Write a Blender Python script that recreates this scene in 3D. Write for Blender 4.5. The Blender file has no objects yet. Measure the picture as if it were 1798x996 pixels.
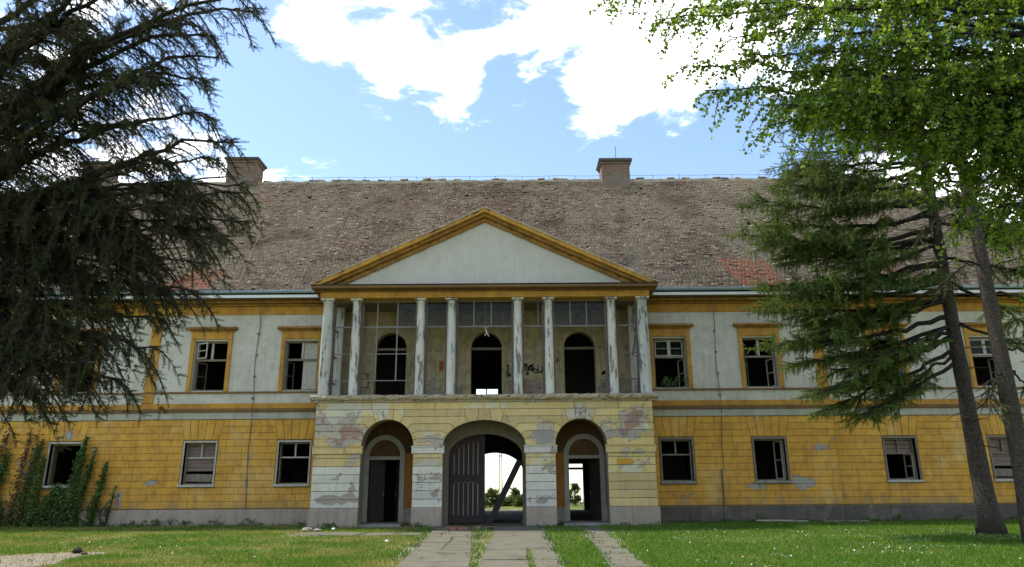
import bpy, math, random
import numpy as np
from mathutils import Vector, Matrix
from mathutils.geometry import tessellate_polygon

random.seed(7)
RNG = np.random.default_rng(11)
scene = bpy.context.scene
COL = scene.collection
R = math.radians

# ------------------------------------------------------------------ camera
cam_data = bpy.data.cameras.new('camera')
cam_data.sensor_width = 36.0
cam_data.lens = 36.0 * 1240 / 1798
cam_data.clip_end = 3000
cam = bpy.data.objects.new('camera', cam_data)
COL.objects.link(cam)
cam.matrix_world = Matrix.Translation((1.1, 0, 1.6)) @ Matrix.Rotation(R(90 + 15.7), 4, 'X') @ Matrix.Rotation(R(-0.4), 4, 'Z')
scene.camera = cam

# ------------------------------------------------------------------ light
SUN_EL, SUN_AZ = 64.0, -62.0        # azimuth measured from +Y (away from the camera) towards +X
SKY_STRENGTH = 0.115
view = scene.view_settings
view.view_transform = 'Standard'
view.look = 'None'
view.exposure = 1.27
view.gamma = 1.0
view.use_curve_mapping = False

world = bpy.data.worlds.new('World')
scene.world = world
world.use_nodes = True


class NT:
    """small helper to write node trees"""
    def __init__(self, tree):
        self.t = tree
        tree.nodes.clear()

    def new(self, kind, props=None, **ins):
        n = self.t.nodes.new(kind)
        for k, v in (props or {}).items():
            setattr(n, k, v)
        for k, v in ins.items():
            self.set(n, k, v)
        return n

    def set(self, n, key, v):
        if isinstance(key, str):
            if key.startswith('i') and key[1:].isdigit():
                s = n.inputs[int(key[1:])]
            else:
                s = n.inputs[key.replace('_', ' ')]
        else:
            s = n.inputs[key]
        if isinstance(v, bpy.types.NodeSocket):
            self.t.links.new(v, s)
        else:
            if s.type == 'RGBA' and len(v) == 3:
                v = (*v, 1)
            s.default_value = v

    def math(self, op, a, b=0.0, clamp=False):
        n = self.new('ShaderNodeMath', {'operation': op, 'use_clamp': clamp}, i0=a, i1=b)
        return n.outputs[0]

    def vmath(self, op, a, b=(0, 0, 0)):
        n = self.new('ShaderNodeVectorMath', {'operation': op}, i0=a, i1=b)
        return n.outputs['Value'] if op in ('DOT_PRODUCT', 'LENGTH', 'DISTANCE') else n.outputs[0]

    def noise(self, vec, scale, detail=4, rough=0.55, dist=0.0):
        n = self.new('ShaderNodeTexNoise', None, Vector=vec, Scale=scale, Detail=detail, Roughness=rough, Distortion=dist)
        return n.outputs[0]

    def maprange(self, v, a, b, c=0.0, d=1.0, smooth=False):
        n = self.new('ShaderNodeMapRange', {'interpolation_type': 'SMOOTHSTEP' if smooth else 'LINEAR'},
                     i0=v, i1=a, i2=b, i3=c, i4=d)
        return n.outputs[0]

    def mix(self, fac, a, b, mode='MIX'):
        n = self.new('ShaderNodeMix', {'data_type': 'RGBA', 'blend_type': mode})
        self.set(n, 0, fac)
        self.set(n, 6, a)
        self.set(n, 7, b)
        return n.outputs[2]

    def scalevec(self, vec, s):
        return self.vmath('MULTIPLY', vec, s)


def build_world():
    b = NT(world.node_tree)
    sky = b.new('ShaderNodeTexSky', {'sky_type': 'NISHITA', 'sun_disc': False, 'sun_elevation': R(SUN_EL),
                                     'sun_rotation': R(SUN_AZ), 'altitude': 100, 'air_density': 1.0,
                                     'dust_density': 0.4, 'ozone_density': 1.0})
    d = b.new('ShaderNodeTexCoord').outputs['Generated']
    d = b.vmath('NORMALIZE', d)
    sep = b.new('ShaderNodeSeparateXYZ', None, i0=d)
    z = b.math('MAXIMUM', sep.outputs[2], 0.06)
    u = b.math('DIVIDE', sep.outputs[0], b.math('ADD', z, 0.12))
    v = b.math('DIVIDE', sep.outputs[1], b.math('ADD', z, 0.12))
    p = b.new('ShaderNodeCombineXYZ', None, i0=u, i1=v, i2=0.37).outputs[0]
    big = b.noise(p, 1.6, 4, 0.55)
    fine = b.noise(p, 7.5, 12, 0.62, 0.3)
    # where the clouds of this hour stand: direction, angular radius, weight
    blobs = [((.078, .803, .591), .13, .5), ((.155, .824, .544), .12, .55), ((.222, .79, .572), .12, .5), ((.30, .80, .52), .12, .45), ((.126, .855, .503), .08, .55),
             ((.03, .835, .55), .06, .4), ((-.193, .819, .54), .075, .5), ((-.134, .83, .542), .07, .5), ((-.066, .84, .539), .07, .5), ((-.083, .866, .493), .055, 1.0), ((-.08, .88, .468), .035, .8), ((.13, .868, .48), .05, .6),
             ((-.245, .776, .582), .09, .5), ((-.25, .797, .55), .05, .4), ((-.10, .775, .622), .09, .4), ((.025, .866, .50), .03, .35), ((.21, .85, .485), .06, .35),
             ((-.40, .83, .38), .07, .6), ((-.325, .862, .375), .035, .6), ((-.50, .78, .38), .13, .45), ((-.556, .761, .32), .14, .45),
             ((.489, .799, .35), .12, .45), ((.556, .727, .402), .16, .4), ((.541, .781, .29), .12, .45),
             ((-.05, .905, .42), .15, -.8), ((.2, .905, .39), .15, -.8), ((-.25, .87, .45), .10, -.7), ((.33, .87, .42), .11, -.7), ((-.34, .82, .49), .10, -.8), ((-.36, .77, .55), .06, -.5),
             ((-.185, .79, .59), .045, -.5), ((-.03, .79, .615), .05, -.45), ((.05, .865, .52), .03, -.3), ((-.01, .86, .515), .028, -.35), ((.42, .86, .40), .09, -.4), ((-.13, .885, .46), .06, -.5)]
    acc = b.math('ADD', b.math('MULTIPLY', b.math('SUBTRACT', big, .41), 1.4), b.math('MULTIPLY', b.math('SUBTRACT', fine, .46), 4.2))
    for c, r, w in blobs:
        c = Vector(c).normalized()
        dist = b.vmath('DISTANCE', d, tuple(c))
        acc = b.math('ADD', acc, b.maprange(dist, r * 1.35, r * 0.1, 0.0, w * (.75 if w > 0 else 1.0), True))
    cover = b.math('POWER', b.maprange(acc, 0.12, 1.05, 0.0, 1.0, True), 1.9)
    # thick clouds a little darker at their hearts
    shade = b.maprange(b.noise(p, 3.1, 5, 0.55), 0.35, 0.7, 0.80, 1.0)
    cl = b.new('ShaderNodeCombineXYZ', None, i0=b.math('MULTIPLY', shade, 12.4), i1=b.math('MULTIPLY', shade, 12.5), i2=b.math('MULTIPLY', shade, 12.6)).outputs[0]
    skyc = b.mix(1.0, sky.outputs[0], (1.0, 1.0, 1.0), 'MULTIPLY')
    col = b.mix(cover, skyc, cl)
    bg = b.new('ShaderNodeBackground', None, Color=col, Strength=SKY_STRENGTH)
    out = b.new('ShaderNodeOutputWorld')
    b.t.links.new(bg.outputs[0], out.inputs[0])


build_world()

sun_data = bpy.data.lights.new('sun', 'SUN')
sun_data.energy = 3.2
sun_data.angle = R(3.0)
sun_data.color = (1.0, 0.94, 0.85)
sun = bpy.data.objects.new('sun', sun_data)
COL.objects.link(sun)
sd = Vector((math.sin(R(SUN_AZ)) * math.cos(R(SUN_EL)), math.cos(R(SUN_AZ)) * math.cos(R(SUN_EL)), math.sin(R(SUN_EL))))
sun.rotation_euler = sd.to_track_quat('Z', 'Y').to_euler()
sun.location = sd * 60

# ------------------------------------------------------------------ object helpers
def finish(o, parent=None, label=None, cat=None, group=None, kind=None):
    COL.objects.link(o)
    if parent is not None:
        o.parent = parent
        o.matrix_parent_inverse = Matrix.Translation(parent_world(parent)).inverted()
    if label: o['label'] = label
    if cat: o['category'] = cat
    if group: o['group'] = group
    if kind: o['kind'] = kind
    return o


def parent_world(p):
    return Vector(p.location) if p.parent is None else Vector((0, 0, 0))


def thing(name, loc, label, cat, group=None):
    o = bpy.data.objects.new(name, None)
    o.empty_display_size = 0.3
    o.location = loc
    return finish(o, None, label, cat, group)


def mesh_obj(name, verts, faces, mat, parent=None, smooth=False, **kw):
    me = bpy.data.meshes.new(name)
    me.from_pydata([tuple(v) for v in verts], [], [tuple(f) for f in faces])
    if smooth:
        me.polygons.foreach_set('use_smooth', [True] * len(me.polygons))
    for m in (mat if isinstance(mat, (list, tuple)) else [mat]):
        me.materials.append(m)
    me.update()
    return finish(bpy.data.objects.new(name, me), parent, **kw)


def array_obj(name, verts, tris, mat, parent=None, smooth=False, matidx=None, **kw):
    """fast build from numpy arrays, faces of equal size"""
    me = bpy.data.meshes.new(name)
    verts = np.asarray(verts, dtype=np.float32)
    tris = np.asarray(tris, dtype=np.int32)
    n, k = tris.shape
    me.vertices.add(len(verts)); me.vertices.foreach_set('co', verts.ravel())
    me.loops.add(n * k); me.loops.foreach_set('vertex_index', tris.ravel())
    me.polygons.add(n); me.polygons.foreach_set('loop_start', np.arange(0, n * k, k, dtype=np.int32))
    if matidx is not None:
        me.polygons.foreach_set('material_index', np.asarray(matidx, dtype=np.int32))
    if smooth:
        me.polygons.foreach_set('use_smooth', np.ones(n, dtype=bool))
    for m in (mat if isinstance(mat, (list, tuple)) else [mat]):
        me.materials.append(m)
    me.update(calc_edges=True)
    return finish(bpy.data.objects.new(name, me), parent, **kw)


class Bag:
    """collects boxes, prisms and tubes that make up ONE part"""
    def __init__(self):
        self.v, self.f = [], []

    def add(self, v, f):
        o = len(self.v)
        self.v += [tuple(p) for p in v]
        self.f += [tuple(i + o for i in q) for q in f]
        return self

    def box(self, x0, x1, y0, y1, z0, z1, j=0.0):
        v = [(x, y, z) for x in (x0, x1) for y in (y0, y1) for z in (z0, z1)]
        if j:
            v = [tuple(c + random.uniform(-j, j) for c in p) for p in v]
        return self.add(v, [(0, 1, 3, 2), (4, 6, 7, 5), (0, 4, 5, 1), (2, 3, 7, 6), (0, 2, 6, 4), (1, 5, 7, 3)])

    def bevel_box(self, x0, x1, y0, y1, z0, z1, b=0.01):
        """box whose front (low y) edges are chamfered"""
        v = [(x0, y1, z0), (x1, y1, z0), (x1, y1, z1), (x0, y1, z1),
             (x0, y0 + b, z0), (x1, y0 + b, z0), (x1, y0 + b, z1), (x0, y0 + b, z1),
             (x0 + b, y0, z0 + b), (x1 - b, y0, z0 + b), (x1 - b, y0, z1 - b), (x0 + b, y0, z1 - b)]
        f = [(3, 2, 1, 0)]
        for i in range(4):
            k = (i + 1) % 4
            f.append((i, k, k + 4, i + 4)); f.append((i + 4, k + 4, k + 8, i + 8))
        f.append((8, 9, 10, 11))
        return self.add(v, f)

    def beam(self, p, q, w, h, up=(0, 0, 1)):
        p, q = Vector(p), Vector(q)
        d = (q - p).normalized()
        s = d.cross(Vector(up))
        if s.length < 1e-4: s = d.cross(Vector((0, 1, 0)))
        s.normalize(); t = s.cross(d)
        v = [c + s * a * w / 2 + t * b * h / 2 for c in (p, q) for a, b in ((-1, -1), (1, -1), (1, 1), (-1, 1))]
        return self.add(v, [(3, 2, 1, 0), (4, 5, 6, 7), (0, 1, 5, 4), (1, 2, 6, 5), (2, 3, 7, 6), (3, 0, 4, 7)])

    def tube(self, pts, rad, n=6, cap=True):
        v, f = tube(pts, rad, n, cap)
        return self.add(v, f)

    def obj(self, name, mat, parent=None, smooth=False, **kw):
        return mesh_obj(name, self.v, self.f, mat, parent, smooth, **kw)


def tube(pts, rad, n=6, cap=True):
    pts = [Vector(p) for p in pts]
    if not hasattr(rad, '__len__'): rad = [rad] * len(pts)
    v, f = [], []
    prev = None
    for i, p in enumerate(pts):
        d = (pts[min(i + 1, len(pts) - 1)] - pts[max(i - 1, 0)]).normalized()
        if prev is None:
            a = Vector((1, 0, 0)) if abs(d.x) < .9 else Vector((0, 1, 0))
            s = d.cross(a).normalized()
        else:
            s = (prev - d * prev.dot(d)).normalized()
        prev = s
        t = d.cross(s)
        for k in range(n):
            a = 2 * math.pi * k / n
            v.append(p + (s * math.cos(a) + t * math.sin(a)) * rad[i])
    for i in range(len(pts) - 1):
        for k in range(n):
            f.append((i * n + k, i * n + (k + 1) % n, (i + 1) * n + (k + 1) % n, (i + 1) * n + k))
    if cap:
        f.append(tuple(range(n))[::-1]); f.append(tuple(range((len(pts) - 1) * n, len(pts) * n)))
    return v, f


def lathe(profile, cx, cy, n=20):
    """profile: (radius, z) from bottom to top"""
    v, f = [], []
    for r, z in profile:
        for k in range(n):
            a = 2 * math.pi * k / n
            v.append((cx + r * math.cos(a), cy + r * math.sin(a), z))
    for i in range(len(profile) - 1):
        for k in range(n):
            f.append((i * n + k, i * n + (k + 1) % n, (i + 1) * n + (k + 1) % n, (i + 1) * n + k))
    f.append(tuple(range(n))[::-1]); f.append(tuple(range((len(profile) - 1) * n, len(profile) * n)))
    return v, f


def ellipse_pts(cx, cz, a, b, t0, t1, n):
    return [(cx + a * math.cos(R(t0 + (t1 - t0) * i / n)), cz + b * math.sin(R(t0 + (t1 - t0) * i / n))) for i in range(n + 1)]


def arch_loop(cx, half, z0, spring, rise, n=18):
    """door shape: from the lower left up and over"""
    return [(cx - half, z0)] + ellipse_pts(cx, spring, half, rise, 180, 0, n) + [(cx + half, z0)]


def rect_loop(x0, x1, z0, z1):
    return [(x0, z0), (x0, z1), (x1, z1), (x1, z0)]


def solid_wall(name, outer, holes, y0, y1, mat, parent=None, **kw):
    loops = [outer] + holes
    polys = [[Vector((x, z, 0)) for x, z in lp] for lp in loops]
    tris = tessellate_polygon(polys)
    flat = [p for lp in loops for p in lp]
    n = len(flat)
    v = [(x, y0, z) for x, z in flat] + [(x, y1, z) for x, z in flat]
    f = [tuple(t) for t in tris] + [tuple(i + n for i in t)[::-1] for t in tris]
    o = 0
    for lp in loops:
        m = len(lp)
        for i in range(m):
            a, b = o + i, o + (i + 1) % m
            f.append((a, b, b + n, a + n))
        o += m
    return mesh_obj(name, v, f, mat, parent, **kw)


def area2(p):
    return sum(p[i][0] * p[(i + 1) % len(p)][1] - p[(i + 1) % len(p)][0] * p[i][1] for i in range(len(p)))


def inset_poly(p, d):
    """shrink a counter-clockwise polygon by d"""
    n = len(p)
    out = []
    for i in range(n):
        a, b, c = Vector(p[i - 1]), Vector(p[i]), Vector(p[(i + 1) % n])
        e1, e2 = (b - a), (c - b)
        if e1.length < 1e-6 or e2.length < 1e-6:
            out.append(tuple(b)); continue
        e1.normalize(); e2.normalize()
        n1, n2 = Vector((-e1.y, e1.x)), Vector((-e2.y, e2.x))
        m = n1 + n2
        k = m.dot(n1)
        if k < .35: k = .35
        out.append(tuple(b + m * (d / k)))
    return out


def block_geo(poly, y, proud=0.02, gap=0.007, cham=0.010):
    """one plaster or stone block: a slab standing proud of plane y, with chamfered edges"""
    if area2(poly) < 0: poly = poly[::-1]
    a = inset_poly(poly, gap)
    b = inset_poly(poly, gap + cham)
    n = len(a)
    yy = y - proud + random.uniform(-.003, .003)
    v = [(x, y + .004, z) for x, z in a] + [(x, yy + cham, z) for x, z in a] + [(x, yy, z) for x, z in b]
    f = []
    for i in range(n):
        k = (i + 1) % n
        f.append((i, k, k + n, i + n)); f.append((i + n, k + n, k + 2 * n, i + 2 * n))
    f.append(tuple(range(2 * n, 3 * n)))
    return v, f


def block(name, poly, y, mat, parent, *a):
    v, f = block_geo(poly, y, *a)
    return mesh_obj(name, v, f, mat, parent)


# ------------------------------------------------------------------ materials
def new_mat(name):
    m = bpy.data.materials.new(name)
    m.use_nodes = True
    return m, NT(m.node_tree)


def out(b, col, rough=0.85, bump=None, bump_d=0.01, spec=0.25, metal=0.0):
    pr = b.new('ShaderNodeBsdfPrincipled')
    b.set(pr, 'Base Color', col); b.set(pr, 'Roughness', rough); b.set(pr, 'Metallic', metal)
    b.set(pr, 'Specular IOR Level', spec)
    if bump is not None:
        bm = b.new('ShaderNodeBump', None, Height=bump, Distance=bump_d, Strength=1.0)
        b.t.links.new(bm.outputs[0], pr.inputs['Normal'])
    o = b.new('ShaderNodeOutputMaterial')
    b.t.links.new(pr.outputs[0], o.inputs[0])
    return pr


def position(b):
    return b.new('ShaderNodeNewGeometry').outputs['Position']


def blob_sum(b, pos, blobs):
    acc = None
    for x, z, rx, rz, w in blobs:
        q = b.vmath('MULTIPLY', b.vmath('SUBTRACT', pos, (x, 0, z)), (1 / rx, 0, 1 / rz))
        m = b.maprange(b.vmath('LENGTH', q), 1.15, 0.25, 0.0, w, True)
        acc = m if acc is None else b.math('ADD', acc, m)
    return acc


def plaster(name, base, alt, stain, loss_at=0.66, blobs=(), loss=(.30, .28, .25), brick=None, brick_at=0.12, streak=0.5, grime=.5,
            fade=None, fade_blobs=(), damp=None, vary=0.0):
    """old lime plaster: uneven wash, rain streaks, places where it has come away"""
    m, b = new_mat(name)
    pos = position(b)
    big = b.noise(pos, 0.55, 5, 0.6)
    mid = b.noise(pos, 2.7, 6, 0.62)
    fine = b.noise(pos, 38, 4, 0.6)
    col = b.mix(b.maprange(big, .32, .68), base, alt)
    col = b.mix(b.math('MULTIPLY', b.maprange(mid, .45, .75), grime), col, stain)
    st = b.noise(b.scalevec(pos, (5.5, 5.5, .45)), 1.3, 5, 0.6)
    col = b.mix(b.math('MULTIPLY', b.maprange(st, .5, .8), streak), col, stain)
    if fade is not None:
        if fade_blobs:
            fm = b.math('ADD', blob_sum(b, pos, fade_blobs), b.math('MULTIPLY', b.math('SUBTRACT', b.noise(pos, 2.1, 9, .68), .5), 2.4))
            col = b.mix(b.maprange(fm, .36, .6, 0, .85, True), col, fade)
        else:
            fm = b.noise(b.scalevec(b.vmath('ADD', pos, (3.7, 0, 9.1)), (1, 1, .6)), .8, 7, .65)
            col = b.mix(b.maprange(fm, .5, .68, 0, .55, True), col, fade)
    if damp is not None:
        dz = b.new('ShaderNodeSeparateXYZ', None, i0=pos).outputs[2]
        dm = b.math('ADD', b.maprange(dz, damp[0], damp[1], .55, -.3), b.math('MULTIPLY', b.math('SUBTRACT', b.noise(b.scalevec(pos, (1, 1, .5)), 1.6, 7, .65), .5), 2.2))
        col = b.mix(b.maprange(dm, .2, .75, 0, .75, True), col, damp[2])
    ls = b.noise(pos, 1.25, 9, 0.66)
    if blobs:
        ls = b.math('ADD', ls, blob_sum(b, pos, blobs))
    lm = b.maprange(ls, loss_at, loss_at + .025, 0, 1, True)
    lc = b.mix(b.maprange(fine, .3, .7), loss, tuple(c * .72 for c in loss))
    if brick is not None:
        br = b.new('ShaderNodeTexBrick', {'offset': .5}, Color1=brick, Color2=tuple(c * .7 for c in brick), Mortar=(.33, .30, .25), Scale=1.0)
        sp = b.new('ShaderNodeSeparateXYZ', None, i0=pos)
        bv = b.new('ShaderNodeCombineXYZ', None, i0=sp.outputs[0], i1=sp.outputs[2], i2=0.0).outputs[0]
        b.set(br, 'Vector', bv); b.set(br, 'Brick Width', .29); b.set(br, 'Row Height', .085); b.set(br, 'Mortar Size', .012)
        lc = b.mix(b.maprange(ls, loss_at + brick_at * .6, loss_at + brick_at), lc, br.outputs[0])
    col = b.mix(lm, col, lc)
    col = b.mix(b.maprange(fine, .25, .75, 0, .16), col, (.05, .045, .04))
    rnd = b.new('ShaderNodeObjectInfo').outputs['Random']
    tint = b.maprange(rnd, 0, 1, 1 - vary, 1 + vary * .6)
    col = b.mix(1.0, col, b.new('ShaderNodeCombineXYZ', None, i0=tint, i1=tint, i2=b.math('POWER', tint, .6)).outputs[0], 'MULTIPLY')
    h = b.math('SUBTRACT', b.math('MULTIPLY', fine, .25), b.math('MULTIPLY', lm, 1.0))
    out(b, col, .92, h, .02, .15)
    return m


def plain(name, c1, c2, scale=6.0, rough=.8, stretch=(1, 1, 1), bump_d=.004, c3=None, thr=.62, metal=0.0, spec=.25):
    m, b = new_mat(name)
    pos = position(b)
    v = b.scalevec(pos, stretch)
    n = b.noise(v, scale, 6, .62)
    col = b.mix(b.maprange(n, .3, .7), c1, c2)
    if c3 is not None:
        n2 = b.noise(b.vmath('ADD', v, (7.3, 2.1, 4.4)), scale * .8, 8, .68)
        col = b.mix(b.maprange(n2, thr, thr + .05, 0, 1, True), col, c3)
    out(b, col, rough, n, bump_d, spec, metal)
    return m


M = {}
M['white'] = plaster('lime_white_plaster', (.62, .585, .485), (.56, .525, .425), (.39, .345, .26), .735,
                     [(-12.3, 4.98, .8, .25, .16), (-9.75, 5.3, .25, .5, .13), (-13.5, 6.4, .35, .9, .1), (-12.8, 7.9, .5, .25, .1), (9.6, 6.2, .15, 2, .08)],
                     loss=(.36, .35, .31), streak=.75, grime=.7, fade=(.50, .475, .40), damp=(4.7, 5.4, (.40, .37, .30)))
M['ochre'] = plaster('ochre_wall_wash', (.70, .385, .062), (.62, .315, .05), (.38, .185, .047), .675,
                     [(-13.6, 1.7, .8, .22, .22), (-14.2, 1.9, .3, .12, .16), (-9.9, 2.75, .8, .3, .11), (-9.6, 1.9, .12, 1.2, .12), (12.7, 1.5, .8, .5, .2), (11.0, 1.35, .9, .2, .16), (13.6, 2.85, .6, .2, .2), (14.1, 3.2, .15, .3, .2),
                      (7.7, 1.1, 1.1, .35, .17), (-18.5, 2.4, .9, 1.3, .17), (-17.6, 3.6, 1.0, .4, .2), (-16.0, 2.95, .2, .2, .2), (18.7, 2.75, .9, .18, .17), (-9.5, 3.6, .15, .8, .08)],
                     loss=(.42, .385, .315), streak=.85, grime=.85, fade=(.66, .475, .20), damp=(.6, 1.7, (.33, .235, .11)), vary=.06)
M['trim'] = plaster('ochre_trim_paint', (.58, .31, .05), (.49, .24, .042), (.26, .125, .042), .69, [(-12.2, 7.95, .7, .1, .14)], loss=(.40, .33, .235), streak=.7, grime=.8)
M['portico'] = plaster('pale_yellow_portico_plaster', (.70, .545, .245), (.66, .49, .195), (.42, .31, .175), .60,
                       [(-5.5, 3.55, 1.5, .75, .16), (-4.9, 3.45, .5, .5, .12), (-5.6, 3.05, 1.2, .2, .14), (-6.3, 3.9, .3, .8, .12), (5.4, 3.9, 1.2, .65, .17), (6.0, 4.2, .7, .4, .1), (5.0, 3.25, 1.0, .4, .13), (5.4, 2.7, .9, .2, .12), (-2.1, 3.1, .8, .3, .12), (2.2, 3.2, .6, .35, .13)],
                       loss=(.58, .51, .41), brick=(.46, .24, .16), brick_at=.11, streak=.6,
                       fade=(.60, .575, .44), fade_blobs=[(-5.3, 4.3, 1.8, .5, .75), (-5.6, 3.7, 1.2, .5, .5), (2.1, 2.3, 1.0, .8, .5), (-2.1, 2.4, .9, .5, .5), (5.2, 2.1, 1.6, .5, .45), (3.6, 4.2, .9, .5, .6), (-3.7, 4.3, .9, .5, .45), (5.4, 3.6, 1.2, .8, .5), (0, 4.45, 3.0, .2, .35), (-2.1, 3.3, .7, .6, .4), (2.1, 3.6, .7, .5, .4)], vary=.16)
M['limewash'] = plaster('worn_white_limewash', (.69, .655, .56), (.63, .595, .49), (.44, .37, .28), .61,
                        [(-5.5, 1.0, 1.3, .25, .2), (-2.0, 1.1, .7, .4, .12), (2.1, .95, .7, .2, .14)], loss=(.46, .38, .29), streak=.65, vary=.1)
M['plinth'] = plaster('grey_plinth_render', (.44, .355, .28), (.36, .285, .22), (.20, .165, .13), .65, [], loss=(.42, .37, .30), streak=.8)
M['dark_plinth'] = plaster('damp_black_plinth_render', (.15, .125, .10), (.105, .088, .072), (.05, .043, .037), .62, [], loss=(.27, .235, .20), streak=.7, fade=(.30, .25, .20))
M['joint'] = plain('dirty_joint_mortar', (.21, .145, .06), (.15, .10, .045), 9, .95)
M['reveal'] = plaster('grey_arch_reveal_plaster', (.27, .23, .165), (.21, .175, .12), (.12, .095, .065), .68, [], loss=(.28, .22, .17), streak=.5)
M['porch'] = plaster('shade_brown_porch_plaster', (.17, .095, .04), (.12, .065, .03), (.07, .04, .02), .68, [], loss=(.32, .27, .2), streak=.5)  # orange plaster coloured dark brown to stand in for the deep porch's shade
M['porch_orange'] = plaster('unshaded_orange_porch_plaster', (.46, .20, .04), (.40, .15, .035), (.20, .075, .025), .72, [], loss=(.32, .27, .2), streak=.5)  # the porch wall's own orange, without the shade colour
M['loggia'] = plaster('stained_loggia_plaster', (.53, .43, .235), (.45, .36, .20), (.24, .175, .105), .60,
                      [(-2.0, 5.4, 1.5, .6, .14), (2.0, 5.3, 1.4, .7, .16), (5.3, 5.3, 1.0, .7, .16), (-5.6, 5.4, .8, .5, .12), (2.6, 6.3, .3, .4, .12)],
                      loss=(.42, .37, .29), brick=(.38, .20, .13), brick_at=.1, streak=.95, grime=.9)
M['ledge'] = plaster('weathered_stone_ledge', (.50, .42, .28), (.42, .345, .225), (.17, .14, .095), .60, [], loss=(.58, .54, .43), streak=.8)
M['trim_worn'] = plaster('dull_brown_ochre_trim', (.43, .225, .047), (.33, .165, .038), (.15, .085, .035), .64, [], loss=(.40, .33, .235), streak=.9, grime=.9)
M['tympanum'] = plaster('pale_tympanum_plaster', (.60, .57, .475), (.555, .525, .43), (.45, .41, .31), .77, [], loss=(.45, .44, .39), streak=.55)
M['string'] = plaster('dull_white_string_course', (.47, .45, .36), (.41, .385, .30), (.24, .215, .16), .72, [], loss=(.45, .43, .38), streak=.5)
M['moulding'] = plaster('weathered_brown_moulding', (.27, .15, .055), (.20, .11, .05), (.10, .075, .05), .66, [], loss=(.35, .31, .25), streak=.5)
M['column'] = plain('peeling_white_column_paint', (.63, .60, .50), (.53, .50, .41), 2.4, .7, (3.0, 3.0, .6), .006, (.19, .165, .135), .515)
M['pier'] = plain('peeling_corner_pier_paint', (.54, .52, .44), (.38, .36, .30), 2.0, .75, (2.4, 2.4, .5), .005, (.15, .14, .125), .53)
M['green_paint'] = plain('green_algae_paint', (.61, .58, .485), (.51, .485, .40), 2.2, .75, (3.0, 3.0, .5), .006, (.13, .21, .16), .52)
M['post'] = plain('grey_brown_post_wood', (.20, .165, .14), (.12, .095, .08), 5, .85, (3, 3, .4), .004)
M['bar'] = plain('old_glazing_bar_paint', (.25, .235, .205), (.17, .155, .135), 5, .8, (3, 3, 3), .002)
M['window_wood'] = plain('weathered_window_paint', (.25, .21, .16), (.15, .122, .092), 4, .8, (3, 3, .8), .003, (.12, .10, .08), .62)
M['window_white'] = plain('flaking_white_window_paint', (.50, .465, .38), (.34, .31, .25), 5, .75, (2, 2, .8), .003, (.25, .21, .17), .64)
M['dark_wood'] = plain('dark_gate_wood', (.062, .043, .04), (.038, .027, .027), 4, .7, (4, 4, .35), .004)
M['batten'] = plain('worn_gate_batten_wood', (.36, .29, .25), (.20, .155, .135), 6, .75, (4, 4, .5), .003)
M['board'] = plain('weathered_board_wood', (.26, .185, .15), (.17, .12, .10), 3, .85, (.5, 4, 7), .003)
M['unlit_room'] = plain('dark_interior_plaster', (.10, .09, .08), (.06, .055, .05), 1.2, .95)  # plaster coloured dark so the rooms behind the openings read as unlit
M['gutter'] = plain('blue_grey_gutter_zinc', (.30, .40, .48), (.24, .325, .40), 2.0, .4, (1, 1, 1), .001, (.25, .24, .22), .70, 0.0, .5)
M['fascia'] = plain('white_fascia_board', (.80, .80, .79), (.72, .72, .71), 3, .7, (.4, 1, 1), .002)
M['lead'] = plain('dark_cornice_flashing', (.05, .05, .048), (.03, .03, .03), 4, .7)
M['cable'] = plain('rusty_conductor_cable', (.17, .14, .12), (.10, .08, .07), 8, .7)
M['roof_cable'] = plain('copper_brown_roof_cable', (.30, .21, .14), (.22, .15, .10), 8, .7)
M['slab'] = plain('weathered_concrete_slab', (.118, .11, .082), (.085, .079, .057), 1.7, .95, (1, 1, 1), .006, (.065, .058, .04), .55)
M['stone'] = plain('grey_stone', (.30, .275, .235), (.20, .18, .155), 3, .95, (1, 1, 1), .01)
M['sand'] = plain('pale_sandy_earth', (.19, .16, .12), (.145, .12, .088), 3, .98, (1, 1, 1), .01)
M['brick'] = plain('broken_red_brick', (.38, .17, .11), (.27, .11, .075), 8, .95, (1, 1, 1), .006, (.36, .32, .27), .62)
M['black'] = plain('charred_black_wood', (.03, .027, .025), (.018, .016, .015), 8, .8)
M['litter'] = plain('white_plastic_litter', (.75, .76, .77), (.66, .67, .68), 8, .5)
M['ink'] = plain('black_spray_paint', (.045, .045, .048), (.03, .03, .03), 8, .6)
M['red_ink'] = plain('red_spray_paint', (.35, .06, .04), (.30, .07, .045), 8, .6)
M['blue_ink'] = plain('faded_grey_blue_paint', (.20, .22, .22), (.27, .28, .27), 8, .7)
M['orange_patch'] = plain('orange_touch_up_paint', (.56, .31, .05), (.48, .26, .05), 3, .9)
M['grey_patch'] = plain('grey_cement_repair', (.34, .32, .28), (.28, .265, .23), 4, .95, (1, 1, 1), .004)
M['chimney_cap'] = plain('dark_mossy_chimney_cap', (.12, .11, .095), (.07, .065, .055), 3, .95, (1, 1, 1), .01)
M['steel'] = plain('galvanised_mast_steel', (.30, .31, .32), (.22, .23, .24), 2, .6)


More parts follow.
